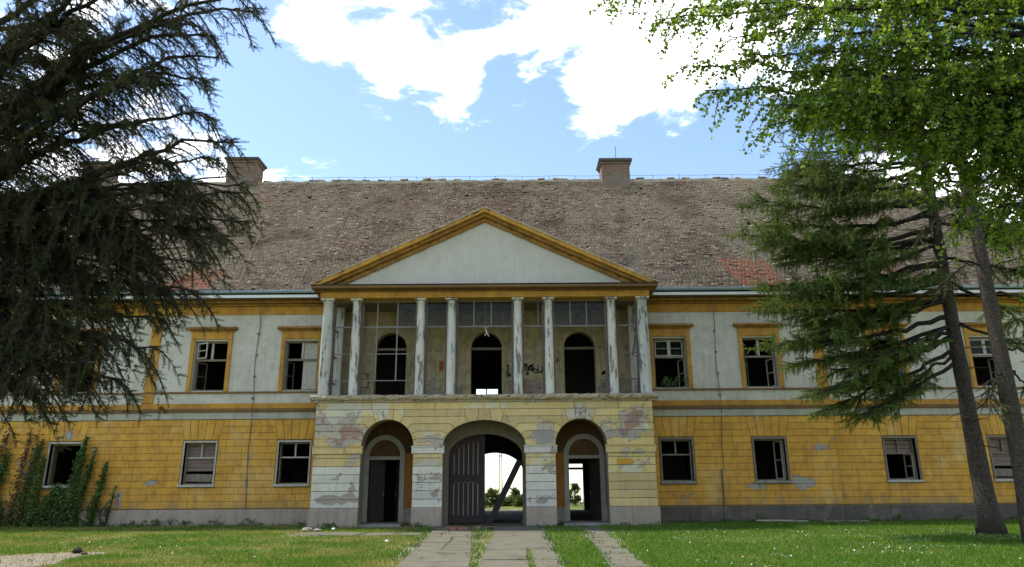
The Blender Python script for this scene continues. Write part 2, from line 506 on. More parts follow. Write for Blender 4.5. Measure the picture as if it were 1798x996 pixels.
def m_chimney():
    m, b = new_mat('chimney_brick_and_render')
    pos = position(b)
    sp = b.new('ShaderNodeSeparateXYZ', None, i0=pos)
    v = b.new('ShaderNodeCombineXYZ', None, i0=b.math('ADD', sp.outputs[0], sp.outputs[1]), i1=sp.outputs[2], i2=0.0).outputs[0]
    br = b.new('ShaderNodeTexBrick', None, Vector=v, Color1=(.23, .125, .078), Color2=(.15, .085, .058), Mortar=(.25, .21, .155), Scale=1.0)
    b.set(br, 'Brick Width', .3); b.set(br, 'Row Height', .1); b.set(br, 'Mortar Size', .016)
    n = b.noise(pos, 1.6, 7, .65)
    low = b.maprange(sp.outputs[2], 17.4, 18.4, .10, -.2)
    k = b.maprange(b.math('ADD', n, low), .47, .53, 0, 1, True)
    col = b.mix(k, br.outputs[0], b.mix(n, (.27, .215, .155), (.17, .135, .10)))
    out(b, col, .95, b.math('ADD', b.math('MULTIPLY', k, .7), br.outputs[1]), .015, .1)
    return m


M['chimney'] = m_chimney()


def m_tile(name, red):
    m, b = new_mat(name)
    geo = b.new('ShaderNodeNewGeometry')
    pos, rnd = geo.outputs['Position'], geo.outputs['Random Per Island']
    if red:
        cr = b.new('ShaderNodeValToRGB', None, Fac=rnd)
        el = cr.color_ramp.elements
        el[0].color = (.56, .27, .18, 1); el[1].color = (.40, .19, .13, 1)
        col = cr.outputs[0]
    else:
        cr = b.new('ShaderNodeValToRGB', None, Fac=rnd)
        cr.color_ramp.interpolation = 'LINEAR'
        el = cr.color_ramp.elements
        el[0].position = 0; el[0].color = (.11, .083, .065, 1)
        el[1].position = 1.0; el[1].color = (.58, .52, .44, 1)
        for p_, c in ((.15, (.19, .142, .108)), (.45, (.275, .21, .16)), (.75, (.35, .28, .218)), (.93, (.44, .37, .295))):
            e = el.new(p_); e.color = (*c, 1)
        col = cr.outputs[0]
        # bands of repaired roof, lichen and moss
        s = b.noise(b.scalevec(pos, (.34, .02, .02)), 1.0, 3, .6)
        col = b.mix(b.maprange(s, .38, .62, .5, 0), col, (.42, .365, .285))
        col = b.mix(b.maprange(s, .48, .66, 0, .45), col, (.20, .145, .105))
        s2 = b.noise(pos, .28, 6, .68)
        col = b.mix(b.maprange(s2, .46, .62, 0, .6), col, (.45, .385, .295))
        s3 = b.noise(pos, .8, 7, .7)
        col = b.mix(b.maprange(s3, .52, .66, 0, .55), col, (.36, .335, .25))
        s5 = b.noise(pos, .55, 8, .72)
        col = b.mix(b.maprange(s5, .50, .64, 0, .7), col, (.125, .095, .072))
        s4 = b.noise(pos, .42, 5, .7)
        col = b.mix(b.maprange(s4, .58, .72, 0, .45), col, (.33, .18, .13))
    n = b.noise(pos, 30, 4, .6)
    col = b.mix(b.maprange(n, .3, .75, 0, .35), col, (.095, .078, .06))
    col = b.mix(1.0, col, (.98, .90, .81), 'MULTIPLY')
    out(b, col, .95, n, .004, .1)
    return m


M['tile'] = m_tile('old_roof_tile', False)
M['red_tile'] = m_tile('new_red_roof_tile', True)
M['roof_under'] = plain('dark_roof_underlay', (.055, .047, .04), (.035, .03, .026), 3, .95)


def m_glass():
    m, b = new_mat('dusty_window_glass')
    tr = b.new('ShaderNodeBsdfTransparent', None, Color=(.75, .77, .74))
    gl = b.new('ShaderNodeBsdfGlossy', None, Color=(.75, .8, .85), Roughness=.08)
    df = b.new('ShaderNodeBsdfDiffuse', None, Color=(.05, .042, .03))
    n = b.noise(position(b), 5, 5, .6)
    m1 = b.new('ShaderNodeMixShader', None, i0=b.maprange(n, .3, .7, .04, .25))
    b.t.links.new(tr.outputs[0], m1.inputs[1]); b.t.links.new(df.outputs[0], m1.inputs[2])
    m2 = b.new('ShaderNodeMixShader', None, i0=.01)
    b.t.links.new(m1.outputs[0], m2.inputs[1]); b.t.links.new(gl.outputs[0], m2.inputs[2])
    o = b.new('ShaderNodeOutputMaterial'); b.t.links.new(m2.outputs[0], o.inputs[0])
    return m


M['glass'] = m_glass()


def m_leaf(name, c1, c2, c3, trans=.45, tcol=None, rough=.6, spec=.2):
    m, b = new_mat(name)
    geo = b.new('ShaderNodeNewGeometry')
    cr = b.new('ShaderNodeValToRGB', None, Fac=geo.outputs['Random Per Island'])
    el = cr.color_ramp.elements
    el[0].color = (*c1, 1); el[1].color = (*c3, 1)
    e = el.new(.55); e.color = (*c2, 1)
    n = b.noise(geo.outputs['Position'], 1.1, 3, .5)
    col = b.mix(b.maprange(n, .35, .68, 0, .5), cr.outputs[0], c3)
    pr = b.new('ShaderNodeBsdfPrincipled')
    b.set(pr, 'Base Color', col); b.set(pr, 'Roughness', rough); b.set(pr, 'Specular IOR Level', spec)
    o = b.new('ShaderNodeOutputMaterial')
    if trans > 0:
        tl = b.new('ShaderNodeBsdfTranslucent', None, Color=b.mix(1.0, col, tcol or (1.0, 1.0, .6), 'MULTIPLY'))
        mx = b.new('ShaderNodeMixShader', None, i0=trans)
        b.t.links.new(pr.outputs[0], mx.inputs[1]); b.t.links.new(tl.outputs[0], mx.inputs[2])
        b.t.links.new(mx.outputs[0], o.inputs[0])
    else:
        b.t.links.new(pr.outputs[0], o.inputs[0])
    return m


M['needle_dark'] = m_leaf('dark_spruce_needles', (.022, .026, .013), (.038, .043, .019), (.075, .078, .030), .2, None, .8, .06)
M['needle_green'] = m_leaf('green_spruce_needles', (.036, .062, .020), (.078, .122, .030), (.165, .215, .050), .3, None, .75, .1)
M['leaf'] = m_leaf('fresh_green_tree_leaves', (.06, .115, .017), (.115, .19, .023), (.215, .285, .04), .52, (1.15, 1.25, .45))
M['far_leaf'] = m_leaf('far_bush_leaves', (.055, .085, .025), (.08, .13, .034), (.13, .18, .05), .35)
M['ivy'] = m_leaf('ivy_leaves', (.035, .07, .018), (.06, .11, .025), (.10, .16, .036), .3)
M['dry_ivy'] = m_leaf('dry_red_ivy_leaves', (.13, .06, .03), (.20, .085, .04), (.10, .075, .035), .2)


def m_grass():
    m, b = new_mat('meadow_grass_blades')
    geo = b.new('ShaderNodeNewGeometry')
    pos, rnd = geo.outputs['Position'], geo.outputs['Random Per Island']
    green = b.mix(rnd, (.07, .145, .018), (.14, .235, .028))
    dry = b.mix(rnd, (.20, .19, .05), (.36, .32, .11))
    n = b.noise(pos, .45, 5, .6)
    side = b.maprange(b.new('ShaderNodeSeparateXYZ', None, i0=pos).outputs[0], 1.0, 3.0, .005, -.12)
    k = b.math('ADD', b.math('ADD', n, side), b.math('MULTIPLY', b.math('SUBTRACT', rnd, .5), .12))
    col = b.mix(b.maprange(k, .44, .62, 0, .9, True), green, dry)
    pr = b.new('ShaderNodeBsdfPrincipled')
    b.set(pr, 'Base Color', col); b.set(pr, 'Roughness', .65); b.set(pr, 'Specular IOR Level', .2)
    tl = b.new('ShaderNodeBsdfTranslucent', None, Color=b.mix(1.0, col, (1.0, 1.05, .6), 'MULTIPLY'))
    mx = b.new('ShaderNodeMixShader', None, i0=.4)
    b.t.links.new(pr.outputs[0], mx.inputs[1]); b.t.links.new(tl.outputs[0], mx.inputs[2])
    o = b.new('ShaderNodeOutputMaterial'); b.t.links.new(mx.outputs[0], o.inputs[0])
    return m


M['grass'] = m_grass()
M['daisy'] = plain('white_daisy_petals', (.78, .78, .75), (.7, .7, .68), 5, .7)
M['fern'] = m_leaf('pale_sapling_leaves', (.05, .09, .03), (.09, .15, .05), (.14, .2, .08), .35)


def m_bark(name, c1, c2):
    m, b = new_mat(name)
    pos = position(b)
    v = b.scalevec(pos, (1, 1, .16))
    vo = b.new('ShaderNodeTexVoronoi', {'feature': 'DISTANCE_TO_EDGE'}, Vector=b.vmath('ADD', v, b.scalevec(b.new('ShaderNodeTexNoise', None, Vector=pos, Scale=4.0).outputs[1], (.5, .5, .9))), Scale=15.0).outputs[0]
    n = b.noise(pos, 11, 6, .65)
    col = b.mix(b.maprange(n, .3, .7), c1, c2)
    col = b.mix(b.maprange(vo, 0, .12, .5, 0), col, tuple(c * .45 for c in c1))
    out(b, col, .95, b.math('ADD', b.maprange(vo, 0, .2), b.math('MULTIPLY', n, .4)), .03, .1)
    return m


M['bark'] = m_bark('spruce_bark', (.085, .068, .055), (.14, .115, .095))
M['bark_dark'] = m_bark('dark_branch_bark', (.05, .042, .04), (.085, .07, .062))


def m_ground():
    m, b = new_mat('lawn_soil_and_turf')
    pos = position(b)
    n = b.noise(pos, .35, 6, .6)
    f = b.noise(pos, 9, 5, .65)
    col = b.mix(b.maprange(f, .3, .7), (.06, .085, .018), (.105, .13, .03))
    col = b.mix(b.maprange(n, .5, .68, 0, .8), col, (.19, .17, .06))
    col = b.mix(b.maprange(b.noise(pos, 2.2, 7, .7), .60, .70, 0, .7), col, (.16, .125, .075))
    out(b, col, .95, f, .03, .1)
    return m


M['ground'] = m_ground()

# ------------------------------------------------------------------ ground, path
def ground():
    n = 500.0
    prof = [(-60, 0), (52, 0), (56, -.06), (62, -.25), (72, -.55), (800, -20)]      # the land falls away behind the house
    v = [(x, y, z) for y, z in prof for x in (-n, n)]
    mesh_obj('ground', v, [(2 * i, 2 * i + 1, 2 * i + 3, 2 * i + 2) for i in range(len(prof) - 1)], M['ground'], kind='structure')


ground()


def slab(parent, poly, z0=-.02, z1=.045, mat='slab'):
    if area2(poly) < 0: poly = poly[::-1]
    tilt = (random.uniform(-.006, .006), random.uniform(-.004, .004))
    cx = sum(p[0] for p in poly) / len(poly); cy = sum(p[1] for p in poly) / len(poly)
    zz = z1 + random.uniform(-.012, .01)
    a = inset_poly(poly, .012); c = inset_poly(poly, .03)
    h = lambda x, y: zz + (x - cx) * tilt[0] + (y - cy) * tilt[1]
    n = len(a)
    v = [(x, y, z0) for x, y in a] + [(x, y, h(x, y) - .015) for x, y in a] + [(x, y, h(x, y)) for x, y in c]
    f = []
    for i in range(n):
        k = (i + 1) % n
        f.append((i, k, k + n, i + n)); f.append((i + n, k + n, k + 2 * n, i + 2 * n))
    f.append(tuple(range(2 * n, 3 * n)))
    return mesh_obj('slab', v, f, M[mat], parent)


SLABS = []          # footprints kept free of grass


def ragged(x0a, x1a, x0b, x1b, ya, yb, j=.04):
    """quad slab with broken, uneven outline: near edge at ya, far edge at yb"""
    n = 5
    near = [(x0a + (x1a - x0a) * i / n, ya + random.uniform(-j, j) * .6) for i in range(n + 1)]
    right = [(x1a + (x1b - x1a) * t + random.uniform(-j, j), ya + (yb - ya) * t) for t in (.25, .5, .75)]
    far = [(x1b + (x0b - x1b) * i / n, yb + random.uniform(-j, j) * .6) for i in range(n + 1)]
    left = [(x0b + (x0a - x0b) * t + random.uniform(-j, j), yb + (ya - yb) * t) for t in (.25, .5, .75)]
    return near + right + far + left


def paths():
    bed = [(-1.5, 12), (2.1, 12), (2.2, 27.55), (-1.75, 27.55)]
    p = mesh_obj('path', [(x, y, .004) for x, y in bed], [(0, 1, 2, 3)], M['stone'], kind='structure')
    ys = [12.2, 14.1, 16.05, 17.95, 20.35, 22.3, 23.9, 25.6, 27.5]
    L = lambda y: (-1.20 - (y - 14.8) * .045, .27 - (y - 14.8) * .055)
    for a, b_ in zip(ys, ys[1:]):
        pa, pb = L(a), L(b_)
        if random.random() < .45:
            k = random.uniform(.35, .6)
            ma, mb = pa[0] + (pa[1] - pa[0]) * k, pb[0] + (pb[1] - pb[0]) * (k + random.uniform(-.1, .1))
            for q in (ragged(pa[0], ma, pb[0], mb, a, b_, .02), ragged(ma, pa[1], mb, pb[1], a, b_, .02)):
                slab(p, q); SLABS.append(q)
        else:
            q = ragged(pa[0], pa[1], pb[0], pb[1], a, b_, .03); slab(p, q); SLABS.append(q)
    ys = [12.0, 13.8, 15.75, 18.3, 21.05, 22.1, 24.0, 25.8, 27.5]
    Rr = lambda y: (.40 + (y - 14.8) * .004, 2.06 + (y - 14.8) * .006)
    for a, b_ in zip(ys, ys[1:]):
        pa, pb = Rr(a), Rr(b_)
        if a in (13.8, 15.75):
            ma = 1.45
            for q in (ragged(pa[0], ma - .06, pb[0], ma - .03, a, b_, .03), ragged(ma + .06, pa[1], ma + .04, pb[1], a, b_, .03)):
                slab(p, q); SLABS.append(q)
        else:
            q = ragged(pa[0], pa[1], pb[0], pb[1], a, b_, .03); slab(p, q); SLABS.append(q)
    # narrow path to the right hand door
    s = mesh_obj('side_path', [(3.0, 12, .004), (3.7, 12, .004), (4.5, 27.5, .004), (3.4, 27.5, .004)], [(0, 1, 2, 3)], M['stone'], kind='structure')
    y = 12.3
    while y < 27.2:
        h = random.uniform(.8, 1.7)
        c = 3.28 + (y - 14) * .045
        w = .36
        yb = min(y + h, 27.4)
        cb = 3.28 + (yb - 14) * .045
        q = ragged(c - w, c + w * random.uniform(.8, 1.05), cb - w, cb + w, y, yb, .05)
        slab(s, q, z1=.04); SLABS.append(q)
        y = yb + random.uniform(.02, .12)
    # broken paving in front of the left hand door
    t = mesh_obj('doorstep_paving', [(-6.3, 23.6, .004), (-1.8, 22.9, .004), (-1.8, 24.6, .004), (-5.4, 25.2, .004)], [(0, 1, 2, 3)], M['stone'], kind='structure')
    for q in ([(-6.4, 24.0), (-5.2, 23.75), (-4.9, 24.9), (-5.6, 25.1)], [(-5.1, 23.6), (-3.9, 23.15), (-3.7, 24.5), (-4.8, 24.8)],
              [(-3.8, 23.2), (-2.7, 23.3), (-2.6, 24.5), (-3.6, 24.55)], [(-2.6, 23.3), (-1.8, 23.4), (-1.85, 24.4), (-2.5, 24.5)]):
        slab(t, q, z1=.035); SLABS.append(q)
    # bare sandy strip in the lawn at the left
    pts = [(-11.6, 14.6), (-8.7, 14.9), (-8.55, 15.9), (-8.75, 17.2), (-8.6, 18.0), (-8.9, 18.5), (-9.6, 18.45), (-10.3, 18.3), (-11.2, 17.4), (-12.5, 16.6)]
    rag = []
    for i, a in enumerate(pts):
        c = pts[(i + 1) % len(pts)]
        for k in range(5):
            rag.append((a[0] + (c[0] - a[0]) * k / 5 + random.uniform(-.1, .1), a[1] + (c[1] - a[1]) * k / 5 + random.uniform(-.1, .1)))
    mesh_obj('bare_earth_path', [(x, y, .006) for x, y in rag], [tuple(range(len(rag)))], M['sand'], kind='structure')
    SLABS.append(rag)


paths()

# ------------------------------------------------------------------ the manor house
YP, YW, YO, YL = 27.6, 29.4, 29.6, 30.0       # portico front, wing wall, outer bays, loggia back wall
YB = 43.4                                       # rear wall
XE = 28.4                                       # half length of the house
house = thing('manor_house', (0, 30, 0), 'long derelict two-storey yellow and white manor house with columned portico and tiled roof', 'house')

LOW_Z = (1.58, 3.22)
UP_Z = (5.32, 7.42)
WIN = {-1: [-7.78, -11.6, -17.2, -21.4, -25.6], 1: [7.72, 11.5, 16.9, 21.2, 25.5]}
COURSE0, COURSE_H = .66, (4.14 - .66) / 13


def plane_of(x):
    return YW if abs(x) < 14.2 else YO


BLOCKS = []


def wing(s):
    xa, xm, xb = s * 6.45, s * 14.2, s * XE
    for (x0, x1), y in (((xa, xm), YW), ((xm, xb), YO)):
        x0, x1 = min(x0, x1), max(x0, x1)
        holes = []
        for c in WIN[s]:
            if x0 < c < x1:
                holes.append(rect_loop(c - .63, c + .63, *LOW_Z))
        low = solid_wall('lower_wall', [(x0, 0), (x1, 0), (x1, 4.5), (x0, 4.5)], holes, y, y + .55, M['joint'], house)
        holes = [rect_loop(c - .7, c + .7, *UP_Z) for c in WIN[s] if x0 < c < x1]
        solid_wall('upper_wall', [(x0, 4.5), (x1, 4.5), (x1, 9.2), (x0, 9.2)], holes, y, y + .55, M['white'], house)
        # rusticated blocks
        wins = [c for c in WIN[s] if x0 < c < x1]
        for k in range(13):
            z0, z1 = COURSE0 + k * COURSE_H, COURSE0 + (k + 1) * COURSE_H
            # free spans of this course, each end given as x at the bottom and x at the top joint
            cuts = []
            for c in sorted(wins):
                if 3 <= k <= 9:
                    cuts.append((c - .72, c - .72, c + .72, c + .72))
                elif k >= 10:
                    w0 = .70 + (z0 - 3.34) * .25; w1 = .70 + (z1 - 3.34) * .25
                    cuts.append((c - w0, c - w1, c + w0, c + w1))
            spans, left = [], (x0, x0)
            for c in cuts:
                spans.append((left, (c[0], c[1]))); left = (c[2], c[3])
            spans.append((left, (x1, x1)))
            step = .66 if s < 0 else 1.55
            for a, b_ in spans:
                if b_[0] - a[0] < .05: continue
                xs = []
                g = math.floor(a[0] / step) * step + (step / 2 if k % 2 else 0)
                while g < b_[0]:
                    xx = g + random.uniform(-.05, .05) * (1 if s < 0 else 4)
                    if xx > max(a) + .2 and xx < min(b_) - .2: xs.append(xx)
                    g += step
                ends = [a] + [(x, x) for x in xs] + [b_]
                for p, q in zip(ends, ends[1:]):
                    BLOCKS.append(([(p[0] - .0045, z0), (q[0] + .0045, z0), (q[1] + .0045, z1), (p[1] - .0045, z1)], y, low))
        for c in wins:                                          # flat arch of wedge stones over each window
            n = 5
            for i in range(n):
                t0, t1 = i / n * 2 - 1, (i + 1) / n * 2 - 1
                block('voussoir', [(c + t0 * .70, 3.335), (c + t1 * .70, 3.335), (c + t1 * .90, 4.14), (c + t0 * .90, 4.14)], y, M['ochre'], low, .02, .009)
        # horizontal mouldings
        e = .0
        Bag().bevel_box(x0, x1, y - .075, y + .01, -.05, .62, .02).obj('plinth', M['plinth'] if s < 0 else M['dark_plinth'], house)
        Bag().bevel_box(x0, x1, y - .05, y + .01, 4.155, 4.44, .012).obj('string_course', M['string'], house)
        Bag().bevel_box(x0, x1, y - .115, y + .01, 4.444, 4.50, .012).bevel_box(x0, x1, y - .085, y + .01, 4.504, 4.585, .02).obj('moulding', M['moulding'], house)
        Bag().bevel_box(x0, x1, y - .03, y + .01, 4.588, 4.80, .01).obj('ochre_band', M['trim'], house)
        Bag().bevel_box(x0, x1, y - .07, y + .01, 5.21, 5.285, .015).obj('sill_course', M['moulding'], house)
        Bag().bevel_box(x0, x1, y - .035, y + .01, 8.54, 8.90, .01).obj('frieze', M['trim'], house)
        Bag().bevel_box(x0, x1, y - .14, y + .01, 8.904, 9.0, .03).bevel_box(x0, x1, y - .32, y + .01, 9.004, 9.13, .04).obj('cornice', M['trim_worn'], house)
    x0, x1 = min(xa, xb), max(xa, xb)
    Bag().box(x0 - (.3 if s < 0 else -.2), x1 + (.3 if s > 0 else -.2), YW - .74, YW - .69, 9.12, 9.236).obj('fascia_board', M['fascia'], house)
    Bag().box(x0, x1, YW - .688, YW - .3, 9.134, 9.16).obj('soffit', M['board'], house)
    # pilaster strip at the break in the wall
    c = s * 13.98
    Bag().bevel_box(c - .215, c + .215, YW - .05, YW + .01, 4.81, 8.53, .01).obj('pilaster', M['trim'], house)
    # gutter: half round channel
    n, g = 8, Bag()
    xs = list(np.arange(abs(xa) + .25, XE + .6, 2.02))
    prof = [(math.cos(R(180 + 180 * i / n)) * .105, math.sin(R(180 + 180 * i / n)) * .105) for i in range(n + 1)]
    for i, (a, b_) in enumerate(zip(xs, xs[1:])):
        v, f = [], []
        for x in (a, b_ - .012):
            for r in (1.0, .9):
                v += [(s * x, YW - .80 + py * r, 9.40 + pz * r) for py, pz in prof]
        m = n + 1
        for k in range(n):
            f += [(k, k + 1, 2 * m + k + 1, 2 * m + k), (m + k, 3 * m + k, 3 * m + k + 1, m + k + 1)]
        f += [(0, 2 * m, 3 * m, m), (n, m + n, 3 * m + n, 2 * m + n)]
        Bag().add(v, f).obj('gutter_length', M['gutter'], house, smooth=False)
        Bag().add([(s * (b_ - .04 + dx), YW - .80 + py * 1.1, 9.40 + pz * 1.1) for dx in (0, .06) for py, pz in prof],
                  [(k, k + 1, m + k + 1, m + k) for k in range(n)]).obj('gutter_joint', M['gutter'], house)


wing(-1); wing(1)


def lay_blocks():
    # the blocks that show largest are objects of their own, the rest (beyond the frame, cut pieces) one field
    def shown(b):
        xs = [p[0] for p in b[0]]
        inside = min(xs) > -19.8 and max(xs) < 21.8
        ivy_hidden = max(xs) < -15.5 and b[0][0][1] < 1.6
        return (0 if not inside or ivy_hidden else 1, abs(area2(b[0])))
    BLOCKS.sort(key=shown, reverse=True)
    for poly, y, low in BLOCKS[:300]:
        block('block', poly, y, M['ochre'], low)
    g = Bag()
    for poly, y, low in BLOCKS[300:]:
        g.add(*block_geo(poly, y))
    g.obj('block_field', M['ochre'], house, kind='stuff')


lay_blocks()


# ---- windows of the wings
def pane(parent, x0, x1, y, z0, z1, mat='glass'):
    Bag().box(x0, x1, y, y + .006, z0, z1).obj('pane', M[mat], parent)


def sash_leaf(parent, hinge, width, z0, z1, y, ang, side, mat, glass=False, t=.045):
    """casement leaf swung on its hinge; side +1: leaf extends to +x when shut"""
    d = Vector((math.cos(R(ang)) * side, math.sin(R(ang)), 0)); nrm = Vector((-d.y, d.x, 0))
    def q(u0, u1, a, b_):
        o = Vector((hinge, y, 0))
        v = [o + d * u + nrm * w + Vector((0, 0, z)) for u in (u0, u1) for w in (-.02, .02) for z in (a, b_)]
        return v, [(0, 1, 3, 2), (4, 6, 7, 5), (0, 4, 5, 1), (2, 3, 7, 6), (0, 2, 6, 4), (1, 5, 7, 3)]
    g = Bag()
    for a in ((0, t, z0, z1), (width - t, width, z0, z1), (t, width - t, z0, z0 + t), (t, width - t, z1 - t, z1), (t, width - t, (z0 + z1) / 2 - .015, (z0 + z1) / 2 + .015)):
        g.add(*q(*a))
    o = g.obj('sash', M[mat], parent)
    if glass:
        v, f = q(t, width - t, z0 + t, z1 - t)
        Bag().add(v, f).obj('pane', M['glass'], parent)
    return o


def window_low(c, style):
    y = plane_of(c)
    hw, (z0, z1) = .63, LOW_Z
    mat = 'window_white' if c < 0 else 'window_wood'
    g = Bag()
    # casing round the opening, proud of the blocks
    g.bevel_box(c - hw - .06, c - hw, y - .045, y + .3, z0, z1 + .075, .01).bevel_box(c + hw, c + hw + .06, y - .045, y + .3, z0, z1 + .075, .01)
    g.bevel_box(c - hw + .001, c + hw - .001, y - .05, y + .3, z1, z1 + .07, .01)
    w = g.obj('window', M[mat], house)
    Bag().bevel_box(c - hw - .10, c + hw + .10, y - .13, y + .28, z0 - .10, z0 - .002, .02).obj('sill', M['window_white'] if c < 0 or c > 14 else M['stone'], w)
    fr = Bag()
    yf = y + .16
    for a in ((c - hw, c - hw + .06, z0, z1), (c + hw - .06, c + hw, z0, z1), (c - hw + .06, c + hw - .06, z1 - .06, z1), (c - hw + .06, c + hw - .06, z0, z0 + .05)):
        fr.box(a[0], a[1], yf, yf + .09, a[2], a[3])
    fr.obj('frame', M['window_wood'], w)
    zt = z0 + (z1 - z0) * .62
    if style in ('plain', 'cross', 'boarded', 'half'):
        Bag().box(c - hw + .06, c + hw - .06, yf + .01, yf + .07, zt, zt + .06).obj('transom', M[mat], w)
        Bag().box(c - .03, c + .03, yf + .01, yf + .07, zt + .06, z1 - .06).obj('mullion', M[mat], w)
    if style == 'boarded':
        zz = z0 + .52
        while zz < z1 - .1:
            h = random.uniform(.14, .2)
            k = random.uniform(-.012, .012)
            Bag().beam((c - hw + .05, yf + .12, zz + h / 2 - k), (c + hw - .05, yf + .12, zz + h / 2 + k), .025, h - .012).obj('board', M['board'], w)
            zz += h
        Bag().beam((c - hw + .06, yf + .10, z0 + .27), (c + hw - .06, yf + .10, z0 + .25), .02, .3).obj('board', M['window_wood'], w)
    if style == 'half':
        zz = zt + .06
        while zz < z1 - .1:
            Bag().beam((c - hw + .05, yf + .12, zz + .08), (c + hw - .05, yf + .12, zz + .08), .025, .15).obj('board', M['board'], w)
            zz += .165
        sash_leaf(w, c + hw - .07, .5, z0 + .06, zt, yf + .06, 78, -1, 'window_white')
    if style == 'side':
        sash_leaf(w, c + hw - .07, .52, z0 + .06, z1 - .07, yf + .06, 74, -1, 'window_white')
        sash_leaf(w, c - hw + .07, .52, z0 + .06, z1 - .07, yf + .06, 84, 1, 'window_wood')
    return w


def window_up(c, style):
    y = plane_of(c)
    hw, (z0, z1) = .70, UP_Z
    g = Bag()
    g.bevel_box(c - hw - .17, c - hw - .003, y - .06, y + .12, z0 - .03, z1 + .06, .012).bevel_box(c + hw + .003, c + hw + .17, y - .06, y + .12, z0 - .03, z1 + .06, .012)
    g.bevel_box(c - hw - .17, c + hw + .17, y - .06, y + .02, z1 + .063, z1 + .40, .012)
    w = g.obj('window', M['trim'], house)
    Bag().bevel_box(c - hw - .22, c + hw + .22, y - .12, y + .01, z1 + .403, z1 + .47, .02).bevel_box(c - hw - .34, c + hw + .34, y - .22, y + .01, z1 + .473, z1 + .585, .03).obj('hood', M['trim_worn'], w)
    fr = Bag()
    yf = y + .14
    for a in ((c - hw + .001, c - hw + .075, z0, z1), (c + hw - .075, c + hw - .001, z0, z1), (c - hw + .075, c + hw - .075, z1 - .07, z1 - .001), (c - hw + .075, c + hw - .075, z0 + .001, z0 + .06)):
        fr.box(a[0], a[1], yf, yf + .1, a[2], a[3])
    fr.obj('frame', M['window_wood'], w)
    zt = z0 + (z1 - z0) * .60
    Bag().box(c - hw + .075, c + hw - .075, yf - .015, yf + .075, zt, zt + .085).obj('transom', M['window_wood'], w)
    if style != 'bare':
        Bag().box(c - .04, c + .04, yf + .01, yf + .08, zt + .085, z1 - .07).obj('mullion', M['window_white'], w)
    iw = hw - .08
    if style == 'left_open':
        sash_leaf(w, c - iw, iw - .03, z0 + .07, zt - .005, yf + .06, 70, 1, 'window_wood', True)
        sash_leaf(w, c - iw, iw - .03, zt + .09, z1 - .08, yf - .02, -28, 1, 'window_white')
    elif style == 'curtained':
        sash_leaf(w, c - iw, iw, z0 + .07, zt - .005, yf + .06, 80, 1, 'window_wood')
        Bag().box(c + .05, c + iw, yf + .05, yf + .07, z0 + .07, zt - .01).obj('board', M['window_white'], w)
        Bag().box(c + .05, c + iw, yf + .05, yf + .07, zt + .09, z1 - .08).obj('board', M['window_white'], w)
    elif style == 'right_open':
        sash_leaf(w, c + iw, iw - .03, z0 + .07, zt - .005, yf + .06, 76, -1, 'window_white')
        sash_leaf(w, c + .02, iw - .05, zt + .09, z1 - .08, yf + .03, 4, 1, 'window_white', True)
        sash_leaf(w, c - .02, iw - .05, zt + .09, z1 - .08, yf + .03, 4, -1, 'window_white', True)
    elif style == 'both_open':
        sash_leaf(w, c - iw, iw - .03, z0 + .07, z1 - .2, yf + .06, 62, 1, 'window_white', True)
        sash_leaf(w, c + iw, iw - .03, z0 + .07, zt - .005, yf + .06, 78, -1, 'window_white')
    return w


for c, st in zip(WIN[-1], ('plain', 'boarded', 'empty', 'cross', 'cross')): window_low(c, st)
for c, st in zip(WIN[1], ('cross', 'side', 'half', 'boarded', 'cross')): window_low(c, st)
for c, st in zip(WIN[-1], ('curtained', 'left_open', 'bare', 'left_open', 'bare')): window_up(c, st)
for c, st in zip(WIN[1], ('right_open', 'both_open', 'bare', 'right_open', 'bare')): window_up(c, st)


# ---- portico, lower storey: three arches
ARCH = [(-3.70, .99, .99), (0.0, 1.57, .95), (3.70, .98, .98)]     # centre, half width, rise
SPRING = 2.95
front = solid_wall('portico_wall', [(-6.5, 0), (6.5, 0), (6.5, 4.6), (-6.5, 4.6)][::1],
                   [arch_loop(c, a, .001, SPRING, r) for c, a, r in ARCH], YP, YP + .7, M['reveal'], house)


